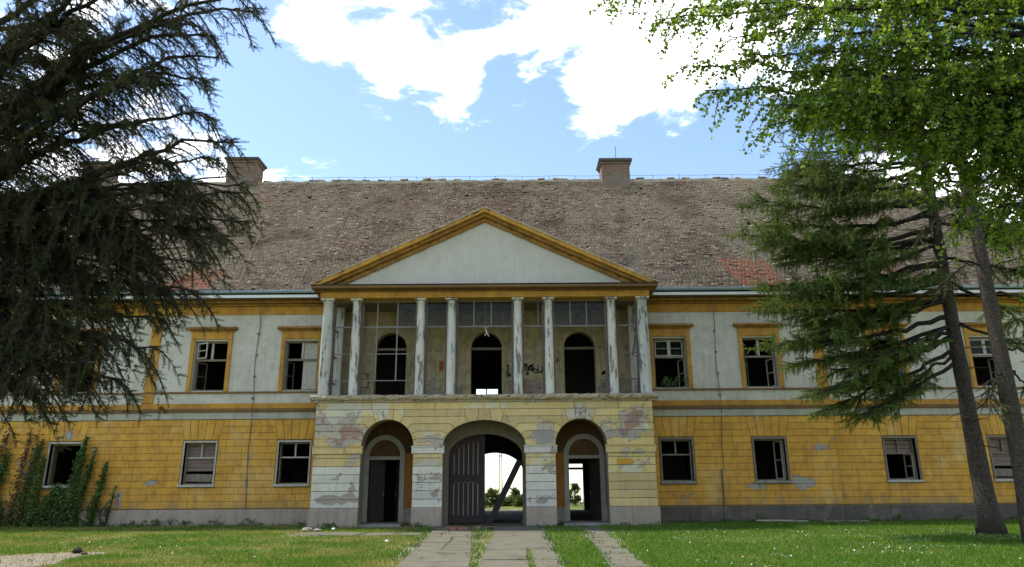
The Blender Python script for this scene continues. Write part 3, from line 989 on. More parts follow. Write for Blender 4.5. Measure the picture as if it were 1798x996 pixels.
def portico_blocks():
    zs = [.70 + .30 * i for i in range(7)] + [2.66]
    piers = [(-6.5, -4.69), (-2.71, -1.57), (1.57, 2.72), (4.68, 6.5)]
    for i, (z0, z1) in enumerate(zip(zs, zs[1:])):
        for k, (a, b_) in enumerate(piers):
            mt = 'portico'
            if k < 3 and .95 < (z0 + z1) / 2 < 2.1: mt = 'limewash'
            if k in (0, 1, 2) and z0 < 1.0: mt = 'limewash'
            block('stone_course', [(a, z0), (b_, z0), (b_, z1), (a, z1)], YP, M[mt], front, .03, .009, .012)
    for k, (a, b_) in enumerate(piers):
        e = .05
        o = Bag().bevel_box(a - (e if k else .03), b_ + (e if k < 3 else .03), YP - .075, YP + .02, 2.665, 2.90, .012).bevel_box(a - (e if k else .03) - .02, b_ + (e if k < 3 else .03) + .02, YP - .1, YP + .02, 2.902, 2.945, .012)
        o.obj('impost', M['limewash'] if k in (1, 2) else M['portico'], front)
        Bag().bevel_box(a - (.05 if k == 0 else 0), b_ + (.05 if k == 3 else 0), YP - .09, YP + .02, -.05, .69, .025).obj('plinth', M['plinth'], front)
    # above the imposts: courses bend into the arch stones
    zs = [2.95 + .275 * i for i in range(7)]
    W = .25
    def ang(c, a, r, z):
        return math.degrees(math.asin(min(1, (z - SPRING) / (r + W))))
    for i, (z0, z1) in enumerate(zip(zs, zs[1:])):
        if i < 5:
            last = i == 4
            bounds = []
            for c, a, r in ARCH:
                t0 = ang(c, a, r, z0); t1 = ang(c, a, r, z1) if not last else None
                bounds.append((c, a, r, t0, t1))
            def side(bd, sgn):
                """outline of the arch end of a course, bottom joint first"""
                c, a, r, t0, t1 = bd
                o0 = (c + sgn * (a + W) * math.cos(R(t0)), z0)
                if t1 is None:
                    return [o0, (c + sgn * ((a + W) * math.cos(R(t0)) + .05), z1)]
                o1 = (c + sgn * (a + W) * math.cos(R(t1)), z1)
                arc = [(c + sgn * a * math.cos(R(t0 + (t1 - t0) * k / 4)), SPRING + r * math.sin(R(t0 + (t1 - t0) * k / 4))) for k in range(5)]
                return [o0] + arc + [o1]
            for k in range(4):
                left = [(-6.5, z0), (-6.5, z1)] if k == 0 else side(bounds[k - 1], 1)
                right = [(6.5, z0), (6.5, z1)] if k == 3 else side(bounds[k], -1)
                poly = right + left[::-1]
                clean = [p for j, p in enumerate(poly) if (Vector(p) - Vector(poly[j - 1])).length > .012]
                block('stone_course', clean, YP, M['portico'], front, .03, .008, .01)
            if last:
                for c, a, r, t0, _ in bounds:
                    xo = (a + W) * math.cos(R(t0))
                    th = [t0, 80, 100, 180 - t0]
                    top = [xo + .05, .2, -.2, -xo - .05]
                    for q in range(3):
                        arc = [(c + a * math.cos(R(th[q] + (th[q + 1] - th[q]) * k / 4)), SPRING + r * math.sin(R(th[q] + (th[q + 1] - th[q]) * k / 4))) for k in range(5)]
                        pl = arc
                        if q == 2: pl = pl + [(c - xo, z0)]
                        pl = pl + [(c + top[q + 1], z1), (c + top[q], z1)]
                        if q == 0: pl = pl + [(c + xo, z0)]
                        block('keystone' if q == 1 else 'voussoir', pl, YP, M['portico'], front, .045 if q == 1 else .03, .008, .01)
        else:
            xs = [-6.5, -4.35, -1.9, .6, 3.45, 5.2, 6.5]
            for a, b_ in zip(xs, xs[1:]):
                block('stone_course', [(a, z0), (b_, z0), (b_, z1), (a, z1)], YP, M['portico'], front, .03, .008, .01)
    # side returns of the portico
    for s in (-1, 1):
        x = s * 6.5
        Bag().box(min(x, x - s * .6), max(x, x - s * .6), YP + .701, YO + .3, 0, 4.6).obj('side_wall', M['portico'], house)
    # patches: orange touch-up and grey cement repairs
    Bag().bevel_box(5.02, 5.62, YP - .034, YP - .005, 2.22, 2.44, .004).obj('paint_patch', M['orange_patch'], front)
    Bag().bevel_box(1.98, 2.62, YP - .035, YP - .005, 3.02, 3.48, .004).obj('cement_patch', M['grey_patch'], front)


portico_blocks()


def pier_marks():
    g = Bag()
    yy = YP - .036
    def st(x0, z0, x1, z1, w=.022):
        d = Vector((x1 - x0, z1 - z0)); n = Vector((-d.y, d.x)).normalized() * w / 2
        g.add([(x0 - n.x, yy, z0 - n.y), (x1 - n.x, yy, z1 - n.y), (x1 + n.x, yy, z1 + n.y), (x0 + n.x, yy, z0 + n.y)], [(0, 1, 2, 3)])
    for i in range(4):                       # row of strokes on the left gate pier
        st(-2.52, 1.32 + i * .1, -2.30, 1.33 + i * .1); st(-2.52 + .2 * (i % 2), 1.32 + i * .1, -2.52 + .2 * (i % 2), 1.40 + i * .1)
    x = 1.98
    for i in range(5):                       # illegible scrawled letters on the right gate pier
        st(x, .98, x + .02, 1.12); st(x + .02, 1.12, x + .09, 1.06 if i % 2 else 1.12); st(x + .09, 1.06, x + .1, .97)
        if i % 2: st(x, 1.05, x + .08, 1.05)
        x += .135
    g.obj('pier_marks', M['blue_ink'], front)


pier_marks()

# ledge between the storeys, its edge crumbled
def ledge():
    n = 130
    v, f = [], []
    prof = [(YP + .1, 4.60), (YP - .07, 4.602), (YP - .10, 4.66), (YP - .20, 4.70), (YP - .24, 4.76), (YP - .24, 4.84), (YP - .18, 4.875), (YP + .3, 4.89)]
    m = len(prof)
    for i in range(n + 1):
        x = -6.72 + 13.44 * i / n
        for j, (y, z) in enumerate(prof):
            k = (random.uniform(0, .05) + (.09 if random.random() < .08 else 0)) if 2 <= j <= 6 else 0
            v.append((x, y + k, z + random.uniform(-.012, .012) * (1 if 1 < j < 7 else 0)))
    for i in range(n):
        for j in range(m - 1):
            a = i * m + j
            f.append((a, a + 1, a + m + 1, a + m))
    f.append(tuple(range(m))); f.append(tuple(range(n * m, n * m + m))[::-1])
    mesh_obj('ledge', v, f, M['ledge'], house)
    for s in (-1, 1):
        Bag().bevel_box(min(s * 6.4, s * 6.7), max(s * 6.4, s * 6.7), YP + .05, YW - .02, 4.62, 4.87, .02).obj('ledge_return', M['ledge'], house)


ledge()
Bag().box(-6.45, 6.45, YP + .02, YL + .1, 4.65, 4.882).obj('loggia_floor', M['stone'], house)
Bag().box(-6.45, 6.45, YP + .1, YL + .1, 8.80, 8.95).obj('loggia_ceiling', M['board'], house)


# ---- porch behind the arches, gate and doors
def porch():
    # partitions between the three openings
    for s in (-1, 1):
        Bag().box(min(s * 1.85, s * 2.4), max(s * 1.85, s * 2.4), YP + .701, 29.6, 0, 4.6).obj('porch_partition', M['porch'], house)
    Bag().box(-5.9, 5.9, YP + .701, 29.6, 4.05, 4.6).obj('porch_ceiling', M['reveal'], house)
    # second, lower arch that holds the gate
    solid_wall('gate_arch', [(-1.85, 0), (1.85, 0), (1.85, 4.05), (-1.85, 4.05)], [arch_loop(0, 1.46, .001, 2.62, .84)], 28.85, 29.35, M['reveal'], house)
    # walls with the side doors
    for s, c in ((-1, -4.12), (1, 3.98)):
        x0, x1 = min(s * 2.4, s * 5.9), max(s * 2.4, s * 5.9)
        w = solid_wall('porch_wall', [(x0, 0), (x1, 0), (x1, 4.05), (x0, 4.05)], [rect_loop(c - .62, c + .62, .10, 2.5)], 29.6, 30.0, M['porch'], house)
        # plastered frame with a round head
        ring = arch_loop(c, .83, .1, 2.66, .83); inner = arch_loop(c, .63, .1, 2.66, .63)
        v = [(x, 29.52, z) for x, z in ring] + [(x, 29.52, z) for x, z in inner] + [(x, 29.61, z) for x, z in ring] + [(x, 29.61, z) for x, z in inner]
        n = len(ring); f = []
        for i in range(n - 1):
            f += [(i, i + 1, n + i + 1, n + i), (i, 2 * n + i, 2 * n + i + 1, i + 1), (n + i, n + i + 1, 3 * n + i + 1, 3 * n + i)]
        mesh_obj('door_surround', v, f, M['string'], w)
        Bag().bevel_box(c - .63, c + .63, 29.53, 29.62, 2.50, 2.64, .01).obj('door_transom', M['string'], w)
        if s < 0: Bag().bevel_box(c + .84, x1 + .2, 29.56, 29.605, .62, 2.75, .01).obj('unshaded_wall_strip', M['porch_orange'], w)  # strip of the same wall left in its unshaded orange
        else: Bag().bevel_box(x0 - .2, c - .84, 29.56, 29.605, .62, 2.75, .01).obj('unshaded_wall_strip', M['porch_orange'], w)
        Bag().bevel_box(x0, c - .83, 29.5, 29.6, 0, .62, .02).obj('plinth', M['plinth'], w)
        Bag().bevel_box(c + .83, x1, 29.5, 29.6, 0, .62, .02).obj('plinth', M['plinth'], w)
        Bag().bevel_box(c - 1.0, c + 1.0, YP + .15, 29.55, -.05, .10, .03).obj('doorstep', M['stone'], house)
        # door leaves swung in
        def leaf(hx, sgn, a, wd, nm):
            d = Vector((math.cos(R(a)) * sgn, math.sin(R(a)), 0)); nr = Vector((-d.y, d.x, 0))
            o = Vector((hx, 29.75, 0))
            def q(u0, u1, w0, w1, z0, z1):
                v = [o + d * u + nr * w_ + Vector((0, 0, z)) for u in (u0, u1) for w_ in (w0, w1) for z in (z0, z1)]
                return v, [(0, 1, 3, 2), (4, 6, 7, 5), (0, 4, 5, 1), (2, 3, 7, 6), (0, 2, 6, 4), (1, 5, 7, 3)]
            dr = Bag().add(*q(0, wd, -.02, .02, .12, 2.48)).obj('door', M['dark_wood'], house)
            for za, zb in ((.25, .85), (.98, 1.6), (1.72, 2.36)):
                for ua, ub in ((.07, wd / 2 - .03), (wd / 2 + .03, wd - .07)):
                    Bag().add(*q(ua, ub, -.035, .035, za, zb)).obj('door_panel', M['dark_wood'], dr)
            Bag().add(*q(wd - .07, wd - .045, -.06, .06, 1.1, 1.25)).obj('handle', M['steel'], dr)
        if s < 0:
            leaf(c - .6, 1, 28, .62, 'l'); leaf(c + .6, -1, 68, .6, 'r')
        else:
            leaf(c + .6, -1, 58, .62, 'r')
    # gate leaf, shut, left half
    def top(x):
        return 2.62 + .84 * math.sqrt(max(0, 1 - (x / 1.46) ** 2)) - .03
    gate = Bag().box(-1.45, -.03, 29.16, 29.20, .06, 2.62).obj('gate', M['dark_wood'], house)
    xs = np.linspace(-1.44, -.04, 9)
    for a, b_ in zip(xs, xs[1:]):
        za, zb = top(a if a > -1.44 else -1.43), top(b_)
        a, b_ = a + .006, b_ - .006
        v = [(a, 29.10, .08), (b_, 29.10, .08), (b_, 29.10, zb), (a, 29.10, za), (a, 29.158, .08), (b_, 29.158, .08), (b_, 29.158, zb), (a, 29.158, za)]
        Bag().add(v, [(0, 1, 2, 3), (7, 6, 5, 4), (0, 4, 5, 1), (1, 5, 6, 2), (2, 6, 7, 3), (3, 7, 4, 0)]).obj('board', M['dark_wood'], gate)
    for z0, z1 in ((.07, .30), (1.62, 1.84)):
        Bag().bevel_box(-1.44, -.035, 29.06, 29.098, z0, z1, .008).obj('rail', M['dark_wood'], gate)
    Bag().bevel_box(-.13, -.03, 29.05, 29.098, .31, 1.61, .008).bevel_box(-.13, -.03, 29.05, 29.098, 1.85, 3.36, .008).obj('stile', M['dark_wood'], gate)
    for i in range(6):
        x = -1.26 + i * .19
        for z0, z1 in ((.36, 1.56), (1.9, top(x) - .2)):
            if i == 0 and z0 > 1: z1 -= .1
            v = [(x - .018, 29.065, z0), (x + .018, 29.065, z0), (x + .018, 29.065, z1 - .05), (x, 29.065, z1), (x - .018, 29.065, z1 - .05)]
            v += [(a, 29.099, c_) for a, _, c_ in v]
            Bag().add(v, [(0, 1, 2, 3, 4)] + [(k, k + 5, (k + 1) % 5 + 5, (k + 1) % 5) for k in range(5)]).obj('batten', M['batten'], gate)
            if z0 < 1 and i < 5:      # small pointed arches joining the battens
                Bag().beam((x, 29.08, z1 - .02), (x + .095, 29.08, z1 + .09), .02, .02).beam((x + .095, 29.08, z1 + .09), (x + .19, 29.08, z1 - .02), .02, .02).obj('batten_arch', M['batten'], gate)


porch()


# ---- interior: dark rooms, the carriage passage and the rear wall
def interior():
    # rear wall with the far arch, a doorway and windows
    holes = [arch_loop(0, 1.72, .001, 2.05, 1.25), rect_loop(4.40, 5.25, .001, 2.62), rect_loop(-1.15, .18, 5.6, 7.14)]
    rear = solid_wall('rear_wall', [(-XE, 0), (XE, 0), (XE, 9.2), (-XE, 9.2)], holes, YB, YB + .5, M['unlit_room'], house)
    Bag().box(-.56, -.48, YB + .1, YB + .2, 5.6, 7.14).obj('rear_mullion', M['window_white'], rear)
    Bag().box(4.40, 5.25, YB + .1, YB + .2, 2.28, 2.42).obj('rear_transom', M['window_wood'], rear)
    # passage
    for s in (-1, 1):
        Bag().box(min(s * 2.0, s * 2.4), max(s * 2.0, s * 2.4), 29.601, YB - .002, 0, 4.4).obj('passage_wall', M['unlit_room'], house)
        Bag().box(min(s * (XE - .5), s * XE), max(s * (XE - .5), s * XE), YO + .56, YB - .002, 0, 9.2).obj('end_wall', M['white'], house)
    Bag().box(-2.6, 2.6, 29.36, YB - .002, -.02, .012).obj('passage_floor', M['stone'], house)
    Bag().box(-XE + .6, XE - .6, YO + .56, YB - .002, 4.4, 4.6).obj('floor_slab', M['unlit_room'], house)
    Bag().box(-XE + .6, XE - .6, YL + .4, YB - .002, 8.85, 9.0).obj('ceiling', M['unlit_room'], house)
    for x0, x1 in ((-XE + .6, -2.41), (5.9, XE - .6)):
        Bag().box(x0, x1, 35.5, 35.8, .013, 4.39).obj('spine_wall', M['unlit_room'], house)
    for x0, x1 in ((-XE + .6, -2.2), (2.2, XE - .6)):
        Bag().box(x0, x1, 35.5, 35.8, 4.61, 8.84).obj('spine_wall', M['unlit_room'], house)
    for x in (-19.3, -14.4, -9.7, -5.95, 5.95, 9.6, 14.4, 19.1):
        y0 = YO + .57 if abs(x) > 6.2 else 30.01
        Bag().box(x - .1, x + .1, y0, 35.49, .013, 4.39).obj('cross_wall', M['unlit_room'], house)
        Bag().box(x - .1, x + .1, YL + .41, 35.49, 4.61, 8.84).obj('cross_wall', M['unlit_room'], house)


interior()


# ---- loggia: back wall, doors, columns and glazing bars
def loggia():
    doors = [(-4.12, .66), (-.02, .66), (3.98, .66)]
    w = solid_wall('loggia_wall', [(-6.45, 4.88), (6.45, 4.88), (6.45, 8.8), (-6.45, 8.8)],
                   [arch_loop(c, h, 4.93, 7.18, .66) for c, h in doors], YL, YL + .4, M['loggia'], house)
    for i, (c, h) in enumerate(doors):
        ring = arch_loop(c, h + .2, 4.93, 7.18, .86); inner = arch_loop(c, h + .02, 4.93, 7.18, .68)
        n = len(ring)
        v = [(x, YL - .04, z) for x, z in ring] + [(x, YL - .04, z) for x, z in inner] + [(x, YL + .01, z) for x, z in ring] + [(x, YL + .01, z) for x, z in inner]
        f = []
        for k in range(n - 1):
            f += [(k, k + 1, n + k + 1, n + k), (k, 2 * n + k, 2 * n + k + 1, k + 1), (n + k, n + k + 1, 3 * n + k + 1, 3 * n + k)]
        mesh_obj('door_surround', v, f, M['loggia'], w)
        Bag().box(c - h, c + h, YL + .1, YL + .2, 7.09, 7.2).obj('door_transom', M['window_wood'], w)
    # scrawled spray paint
    def scrawl(x0, x1, z0, z1, n, mat, wd=.03):
        g = Bag()
        for _ in range(n):
            x, z = random.uniform(x0, x1), random.uniform(z0, z1)
            pts = [(x, z)]
            for _ in range(random.randint(2, 5)):
                x += random.uniform(-.12, .16); z += random.uniform(-.16, .16)
                pts.append((min(max(x, x0), x1), min(max(z, z0), z1)))
            for p, q in zip(pts, pts[1:]):
                d = Vector((q[0] - p[0], q[1] - p[1]))
                if d.length < .02: continue
                nn = Vector((-d.y, d.x)).normalized() * wd / 2
                yy = YL - .004
                g.add([(p[0] - nn.x, yy, p[1] - nn.y), (q[0] - nn.x, yy, q[1] - nn.y), (q[0] + nn.x, yy, q[1] + nn.y), (p[0] + nn.x, yy, p[1] + nn.y)], [(0, 1, 2, 3)])
        g.obj('graffiti', M[mat], w)
    scrawl(1.45, 2.6, 5.95, 6.45, 19, 'ink', .055)
    scrawl(1.45, 2.7, 5.4, 5.8, 9, 'red_ink', .025)
    scrawl(.75, 1.0, 5.9, 6.4, 4, 'ink', .06)
    scrawl(-5.5, -4.95, 5.5, 6.1, 8, 'ink', .03)
    scrawl(4.9, 5.05, 6.0, 6.2, 3, 'ink', .08)
    scrawl(4.9, 5.3, 5.3, 5.6, 4, 'ink', .035)
    scrawl(2.75, 3.1, 6.3, 7.0, 4, 'red_ink', .05)
    Bag().box(-2.02, -1.86, YL - .05, YL - .002, 6.2, 6.6).obj('red_box', M['red_ink'], w)
    # columns
    colx = [-6.32, -5.17, -2.58, -1.34, 1.32, 2.56, 5.09, 6.34]
    for i, x in enumerate(colx):
        yc = YP + .17
        corner = i in (0, 7)
        mt = 'pier' if corner else ('green_paint' if i in (3,) else 'column')
        prof = [(.195, 4.885), (.195, 4.93), (.178, 4.96), (.178, 5.6), (.176, 6.4), (.168, 7.3), (.155, 8.2), (.148, 8.56), (.165, 8.575), (.165, 8.60), (.15, 8.615), (.152, 8.64), (.19, 8.69)]
        if corner: prof = [(r + .05, z) for r, z in prof]
        v, f = lathe(prof, x, yc, 22)
        o = mesh_obj('column', v, f, M[mt], house, smooth=False)
        for p_ in o.data.polygons: p_.use_smooth = len(p_.vertices) == 4
        h = .24 if not corner else .27
        Bag().bevel_box(x - h, x + h, yc - h, yc + h, 8.692, 8.765, .01).obj('abacus', M['column'], o)
        # wooden post of the former glazing behind the column
        pw = .25
        Bag().box(x - pw, x + pw, YP + .40, YP + .52, 4.885, 8.79).obj('glazing_post', M['post'], house)
    # rear pilasters beside the wings and side glazing
    for s in (-1, 1):
        Bag().bevel_box(s * 6.2 - .2, s * 6.2 + .2, YW - .3, YW + .05, 4.885, 8.79, .01).obj('rear_pier', M['pier'], house)
        for z in (5.5, 6.58, 7.68):
            Bag().box(s * 6.25 - .03, s * 6.25 + .03, YP + .53, YW - .31, z, z + .05).obj('side_bar', M['bar'], house)
        Bag().box(s * 6.25 - .035, s * 6.25 + .035, YP + 1.0, YP + 1.06, 4.9, 8.79).obj('side_mullion', M['bar'], house)
    Y0 = YP + .43
    def bar(x0, x1, z, t=.035, name='glazing_bar'):
        Bag().box(x0, x1, Y0, Y0 + .05, z - t / 2, z + t / 2).obj(name, M['bar'], house)
    def mull(x, z0, z1, t=.05):
        Bag().box(x - t / 2, x + t / 2, Y0 - .005, Y0 + .055, z0, z1).obj('glazing_mullion', M['bar'], house)
    g = .25
    bays = list(zip(colx, colx[1:]))
    for i, (a, b_) in enumerate(bays):
        a, b_ = a + g, b_ - g
        bar(a, b_, 7.68, .06, 'transom')
        bar(a, b_, 8.74, .07, 'head_rail')
        if i in (0, 1, 2, 6):
            bar(a, b_, 6.58)
            bar(a, b_, 5.51)
    mull(-4.38, 5.53, 8.70); mull(-3.56, 5.53, 8.70)
    mull(-.46, 7.71, 8.70); mull(.25, 7.71, 8.70)
    mull(3.46, 7.71, 8.70); mull(4.12, 7.71, 8.70)
    mull(2.15, 7.71, 8.70, .03)
    mull(-5.75, 5.53, 7.65, .03)
    for x0, x1 in ((-2.33, -1.59), (-1.09, -.485), (-.435, .225), (.275, 1.07), (2.81, 3.435), (3.485, 4.095), (4.145, 4.84), (-2.33 - 1.2, -2.83)):
        Bag().box(x0, x1, Y0 + .02, Y0 + .026, 7.71, 8.70).obj('pane', M['glass'], house)
    # remains of a hanging lamp
    l = Bag().tube([(.0, YP + .75, 8.8), (.0, YP + .75, 7.75)], .008, 5)
    l.beam((-.02, YP + .75, 7.72), (.05, YP + .75, 7.5), .05, .05).beam((.05, YP + .75, 7.5), (.14, YP + .75, 7.33), .03, .03).beam((.05, YP + .75, 7.5), (-.02, YP + .75, 7.36), .03, .03).beam((-.09, YP + .75, 7.72), (.08, YP + .75, 7.70), .06, .06)
    l.obj('broken_lamp', M['litter'], house)
    # low metal railing left in the right hand bay
    rl = Bag()
    for k in range(7):
        rl.box(5.36 + k * .11, 5.375 + k * .11, Y0 - .1, Y0 - .085, 4.9, 5.5)
    rl.box(5.34, 6.1, Y0 - .105, Y0 - .08, 5.5, 5.53).obj('railing', M['cable'], house)


loggia()


# ---- entablature and pediment
def pediment():
    Bag().bevel_box(-6.62, 6.62, YP - .10, YP + .45, 8.768, 9.02, .01).obj('architrave', M['trim'], house)
    Bag().bevel_box(-6.72, 6.72, YP - .20, YP + .45, 9.022, 9.09, .03).obj('bed_moulding', M['moulding'], house)
    Bag().bevel_box(-6.92, 6.92, YP - .46, YP + .45, 9.093, 9.215, .03).obj('cornice', M['moulding'], house)
    Bag().box(-6.95, 6.95, YP - .49, YP + .3, 9.218, 9.243).obj('flashing', M['lead'], house)
    for s in (-1, 1):
        Bag().box(min(s * 6.25, s * 6.62), max(s * 6.25, s * 6.62), YP + .452, YW + .1, 8.768, 9.02).obj('architrave_return', M['trim'], house)
        Bag().box(min(s * 6.25, s * 6.9), max(s * 6.25, s * 6.9), YP + .452, YW + .1, 9.022, 9.24).obj('cornice_return', M['moulding'], house)
    # tympanum
    solid_wall('tympanum', [(-6.3, 9.245), (6.3, 9.245), (0, 12.15)], [], YP - .02, YP + .25, M['tympanum'], house)
    # raking cornices: stacked boards following the slope
    sl = math.atan2(12.50 - 9.26, 6.95)
    d = Vector((math.cos(sl), 0, math.sin(sl))); nrm = Vector((-math.sin(sl), 0, math.cos(sl)))
    for s in (-1, 1):
        def strip(name, n0, n1, y0, y1, mat, ext=0.0):
            e = Vector((-6.95 - ext, 0, 9.26)); a = Vector((0, 0, 12.50))
            v, f, K = [], [], 46
            for i in range(K + 1):
                p = e + (a - e) * (i / K)
                sag = -.02 * math.sin(math.pi * i / K)
                chip = random.uniform(0, .05) if random.random() < .16 else 0
                for nn in (n0, n1):
                    for y in (y0, y1):
                        q = p + Vector((0, 0, nn / math.cos(sl) + sag))
                        if 0 < i < K and y == y0: q.z += random.uniform(-.008, .008) - (chip if nn == n1 else -chip * .5)
                        yy = y + (chip * .8 if y == y0 and 0 < i < K else 0)
                        if q.z < 9.245: q = q + d * ((9.245 - q.z) / d.z)
                        v.append((q.x if s < 0 else -q.x, yy, q.z))
            for i in range(K):
                o = i * 4
                f += [(o, o + 4, o + 6, o + 2), (o + 1, o + 3, o + 7, o + 5), (o, o + 1, o + 5, o + 4), (o + 2, o + 6, o + 7, o + 3)]
            f += [(0, 2, 3, 1), (4 * K, 4 * K + 1, 4 * K + 3, 4 * K + 2)]
            mesh_obj(name, v, f, M[mat], house)
        strip('raking_cornice', -.18, -.03, YP - .48, YP + .2, 'trim')
        strip('raking_moulding', -.30, -.183, YP - .32, YP + .2, 'trim_worn')
        strip('raking_band', -.45, -.303, YP - .14, YP + .2, 'trim_worn')
        strip('roof_edge', -.028, .03, YP - .50, YP + .3, 'ledge')
        # gable roof behind the pediment
        e0, a0 = (s * 6.95, 9.26), (0, 12.50)
        mesh_obj('portico_roof', [(e0[0], YP + .3, e0[1] + .02), (0, YP + .3, 12.52), (0, 31.7, 12.52), (e0[0], 28.8, e0[1] + .02)], [(0, 1, 2, 3)], M['roof_under'], house)
        # loose tiles along the edge of the little roof
        n = 46
        for i in range(n):
            t = (i + .5) / n
            p = Vector((-6.95 * (1 - t), 0, 9.26 + 3.24 * t))
            if random.random() < .35: continue
            w = random.uniform(.07, .12)
            k = random.uniform(0, .09)
            c = p + nrm * (.045 + k)
            ang = random.uniform(-.45, .45)
            dd = d * math.cos(ang) + nrm * math.sin(ang); nn = nrm * math.cos(ang) - d * math.sin(ang)
            y0 = YP - .42 + random.uniform(0, .25)
            v = [((c + dd * a * w + nn * b_ * .014).x * -s, y, (c + dd * a * w + nn * b_ * .014).z) for a in (-1, 1) for b_ in (-1, 1) for y in (y0, y0 + .35)]
            mesh_obj('verge_tile', v, [(0, 1, 3, 2), (4, 6, 7, 5), (0, 4, 5, 1), (2, 3, 7, 6), (0, 2, 6, 4), (1, 5, 7, 3)], M['brick'] if (s < 0 and .42 < t < .86) or (s > 0 and t > .72) else M['tile'], house)


pediment()


# ---- main roof
EAVE_Y, EAVE_Z, RIDGE_Y, RIDGE_Z = 28.72, 9.42, 36.0, 17.55
EX, RX = 28.95, 21.8


def roof():
    yb = 2 * RIDGE_Y - EAVE_Y
    v = [(-EX, EAVE_Y, EAVE_Z), (EX, EAVE_Y, EAVE_Z), (EX, yb, EAVE_Z), (-EX, yb, EAVE_Z), (-RX, RIDGE_Y, RIDGE_Z), (RX, RIDGE_Y, RIDGE_Z)]
    dn = .05
    v = [(x, y, z - .13) for x, y, z in v]
    low = [(x, y, z - dn) for x, y, z in v]
    f = [(0, 1, 5, 4), (1, 2, 5), (2, 3, 4, 5), (3, 0, 4)]
    f += [tuple(i + 6 for i in q)[::-1] for q in f] + [(i, i + 6, (i + 1) % 4 + 6, (i + 1) % 4) for i in range(4)]
    rf = mesh_obj('roof', v + low, f, M['roof_under'], house)
    # plain tiles, laid row by row on the front slope
    L = math.hypot(RIDGE_Y - EAVE_Y, RIDGE_Z - EAVE_Z)
    ty, tz = (RIDGE_Y - EAVE_Y) / L, (RIDGE_Z - EAVE_Z) / L
    ex, tw = .13, .17
    rows = int(L / ex)
    P = []
    for r in range(rows):
        t = r * ex / L
        xm = EX + (RX - EX) * t
        n = int(2 * xm / tw)
        xs = (np.arange(n) - n / 2 + random.random()) * tw
        P.append(np.stack([xs, np.full(n, r * ex)], 1))
    P = np.concatenate(P)
    rng = np.random.default_rng(5)
    N = len(P)
    # the slope sags a little between the rafters
    sag = .04 * np.sin(P[:, 0] * 1.3 + P[:, 1] * .4) * np.sin(P[:, 1] / L * 3.14) + .03 * np.sin(P[:, 0] * .45 + 1)
    keep = rng.random(N) > .014
    P, sag = P[keep], sag[keep]
    N = len(P)
    u = P[:, 0] + rng.normal(0, .012, N)
    wob = np.sin(P[:, 0] * 2.3 + P[:, 1] * 9.7) * .012 + np.sin(P[:, 0] * .9 + P[:, 1] * 31.0) * .014 + np.sin(P[:, 0] * 5.1 + P[:, 1] * 17.0) * .008
    P[:, 1] += wob
    s0 = P[:, 1] + rng.normal(0, .010, N) - (rng.random(N) < .05) * rng.uniform(.02, .08, N)
    lift = .040 + np.abs(rng.normal(0, .006, N)) + (rng.random(N) < .08) * rng.uniform(.0, .05, N)
    rot = rng.normal(0, .012, N)
    hw, ln, th = .0856, .24, .024
    V = np.zeros((N, 8, 3))
    k = 0
    for a in (-hw, hw):
        for bb in (0.0, ln):
            for c in (0.0, th):
                uu = u + a - rot * bb
                ss = s0 + bb + rot * a
                hh = sag + c + (lift if bb == 0 else .006)
                V[:, k, 0] = uu
                V[:, k, 1] = EAVE_Y + ss * ty - hh * tz
                V[:, k, 2] = EAVE_Z + ss * tz + hh * ty
                k += 1
    F = np.array([[1, 5, 7, 3], [0, 4, 5, 1], [0, 1, 3, 2], [4, 6, 7, 5]])
    F = (F[None] + (np.arange(N) * 8)[:, None, None]).reshape(-1, 4)
    # two mended patches of newer red tiles
    def patch(x0, x1, t0, t1, slant):
        xx = u - slant * (s0 / L - t0)
        return (xx > x0) & (xx < x1) & (s0 / L > t0) & (s0 / L < t1)
    jag = rng.normal(0, .12, N)
    red = patch(10.9, 12.9, .0, .21, -3.0) | patch(-13.7, -11.9, -.01, .15, 4.0) | patch(-21, -19.2, 0, .12, 1) | patch(16.8, 17.9, .02, .15, 1)
    red &= rng.random(N) > .22
    red |= rng.random(N) < .002
    array_obj('roof_tiles', V.reshape(-1, 3), F, [M['tile'], M['red_tile']], rf, matidx=np.repeat(red.astype(int), 4), kind='stuff')
    # ridge: capping tiles, many broken or gone, on a mortar bed
    n = 150
    v, f = [], []
    for i in range(n + 1):
        x = -RX + 2 * RX * i / n
        h = random.uniform(.02, .075)
        for y, z in ((-.16, -.16), (-.13, h - .02), (0, h + .03), (.13, h - .02), (.16, -.16)):
            v.append((x, RIDGE_Y + y, RIDGE_Z + .03 + z))
    for i in range(n):
        for j in range(4):
            a = i * 5 + j
            f.append((a, a + 5, a + 6, a + 1))
    mesh_obj('ridge_mortar', v, f, M['ledge'], rf)
    x = -RX
    proto = {}
    for st in range(3):
        m = 7
        vv, ff = [], []
        for xx, r in ((0, .15), (.4, .13)):
            for rr in (r, r - .02):
                vv += [(xx, math.cos(R(180 * k / m)) * rr, math.sin(R(180 * k / m)) * rr * (.85 + .1 * st)) for k in range(m + 1)]
        q = m + 1
        for k in range(m):
            ff += [(k, k + 1, 2 * q + k + 1, 2 * q + k), (q + k, 3 * q + k, 3 * q + k + 1, q + k + 1), (k, q + k, q + k + 1, k + 1), (2 * q + k, 2 * q + k + 1, 3 * q + k + 1, 3 * q + k)]
        me = bpy.data.meshes.new('ridge_tile')
        me.from_pydata(vv, [], ff); me.materials.append(M['tile'] if st else M['chimney_cap'])
        proto[st] = me
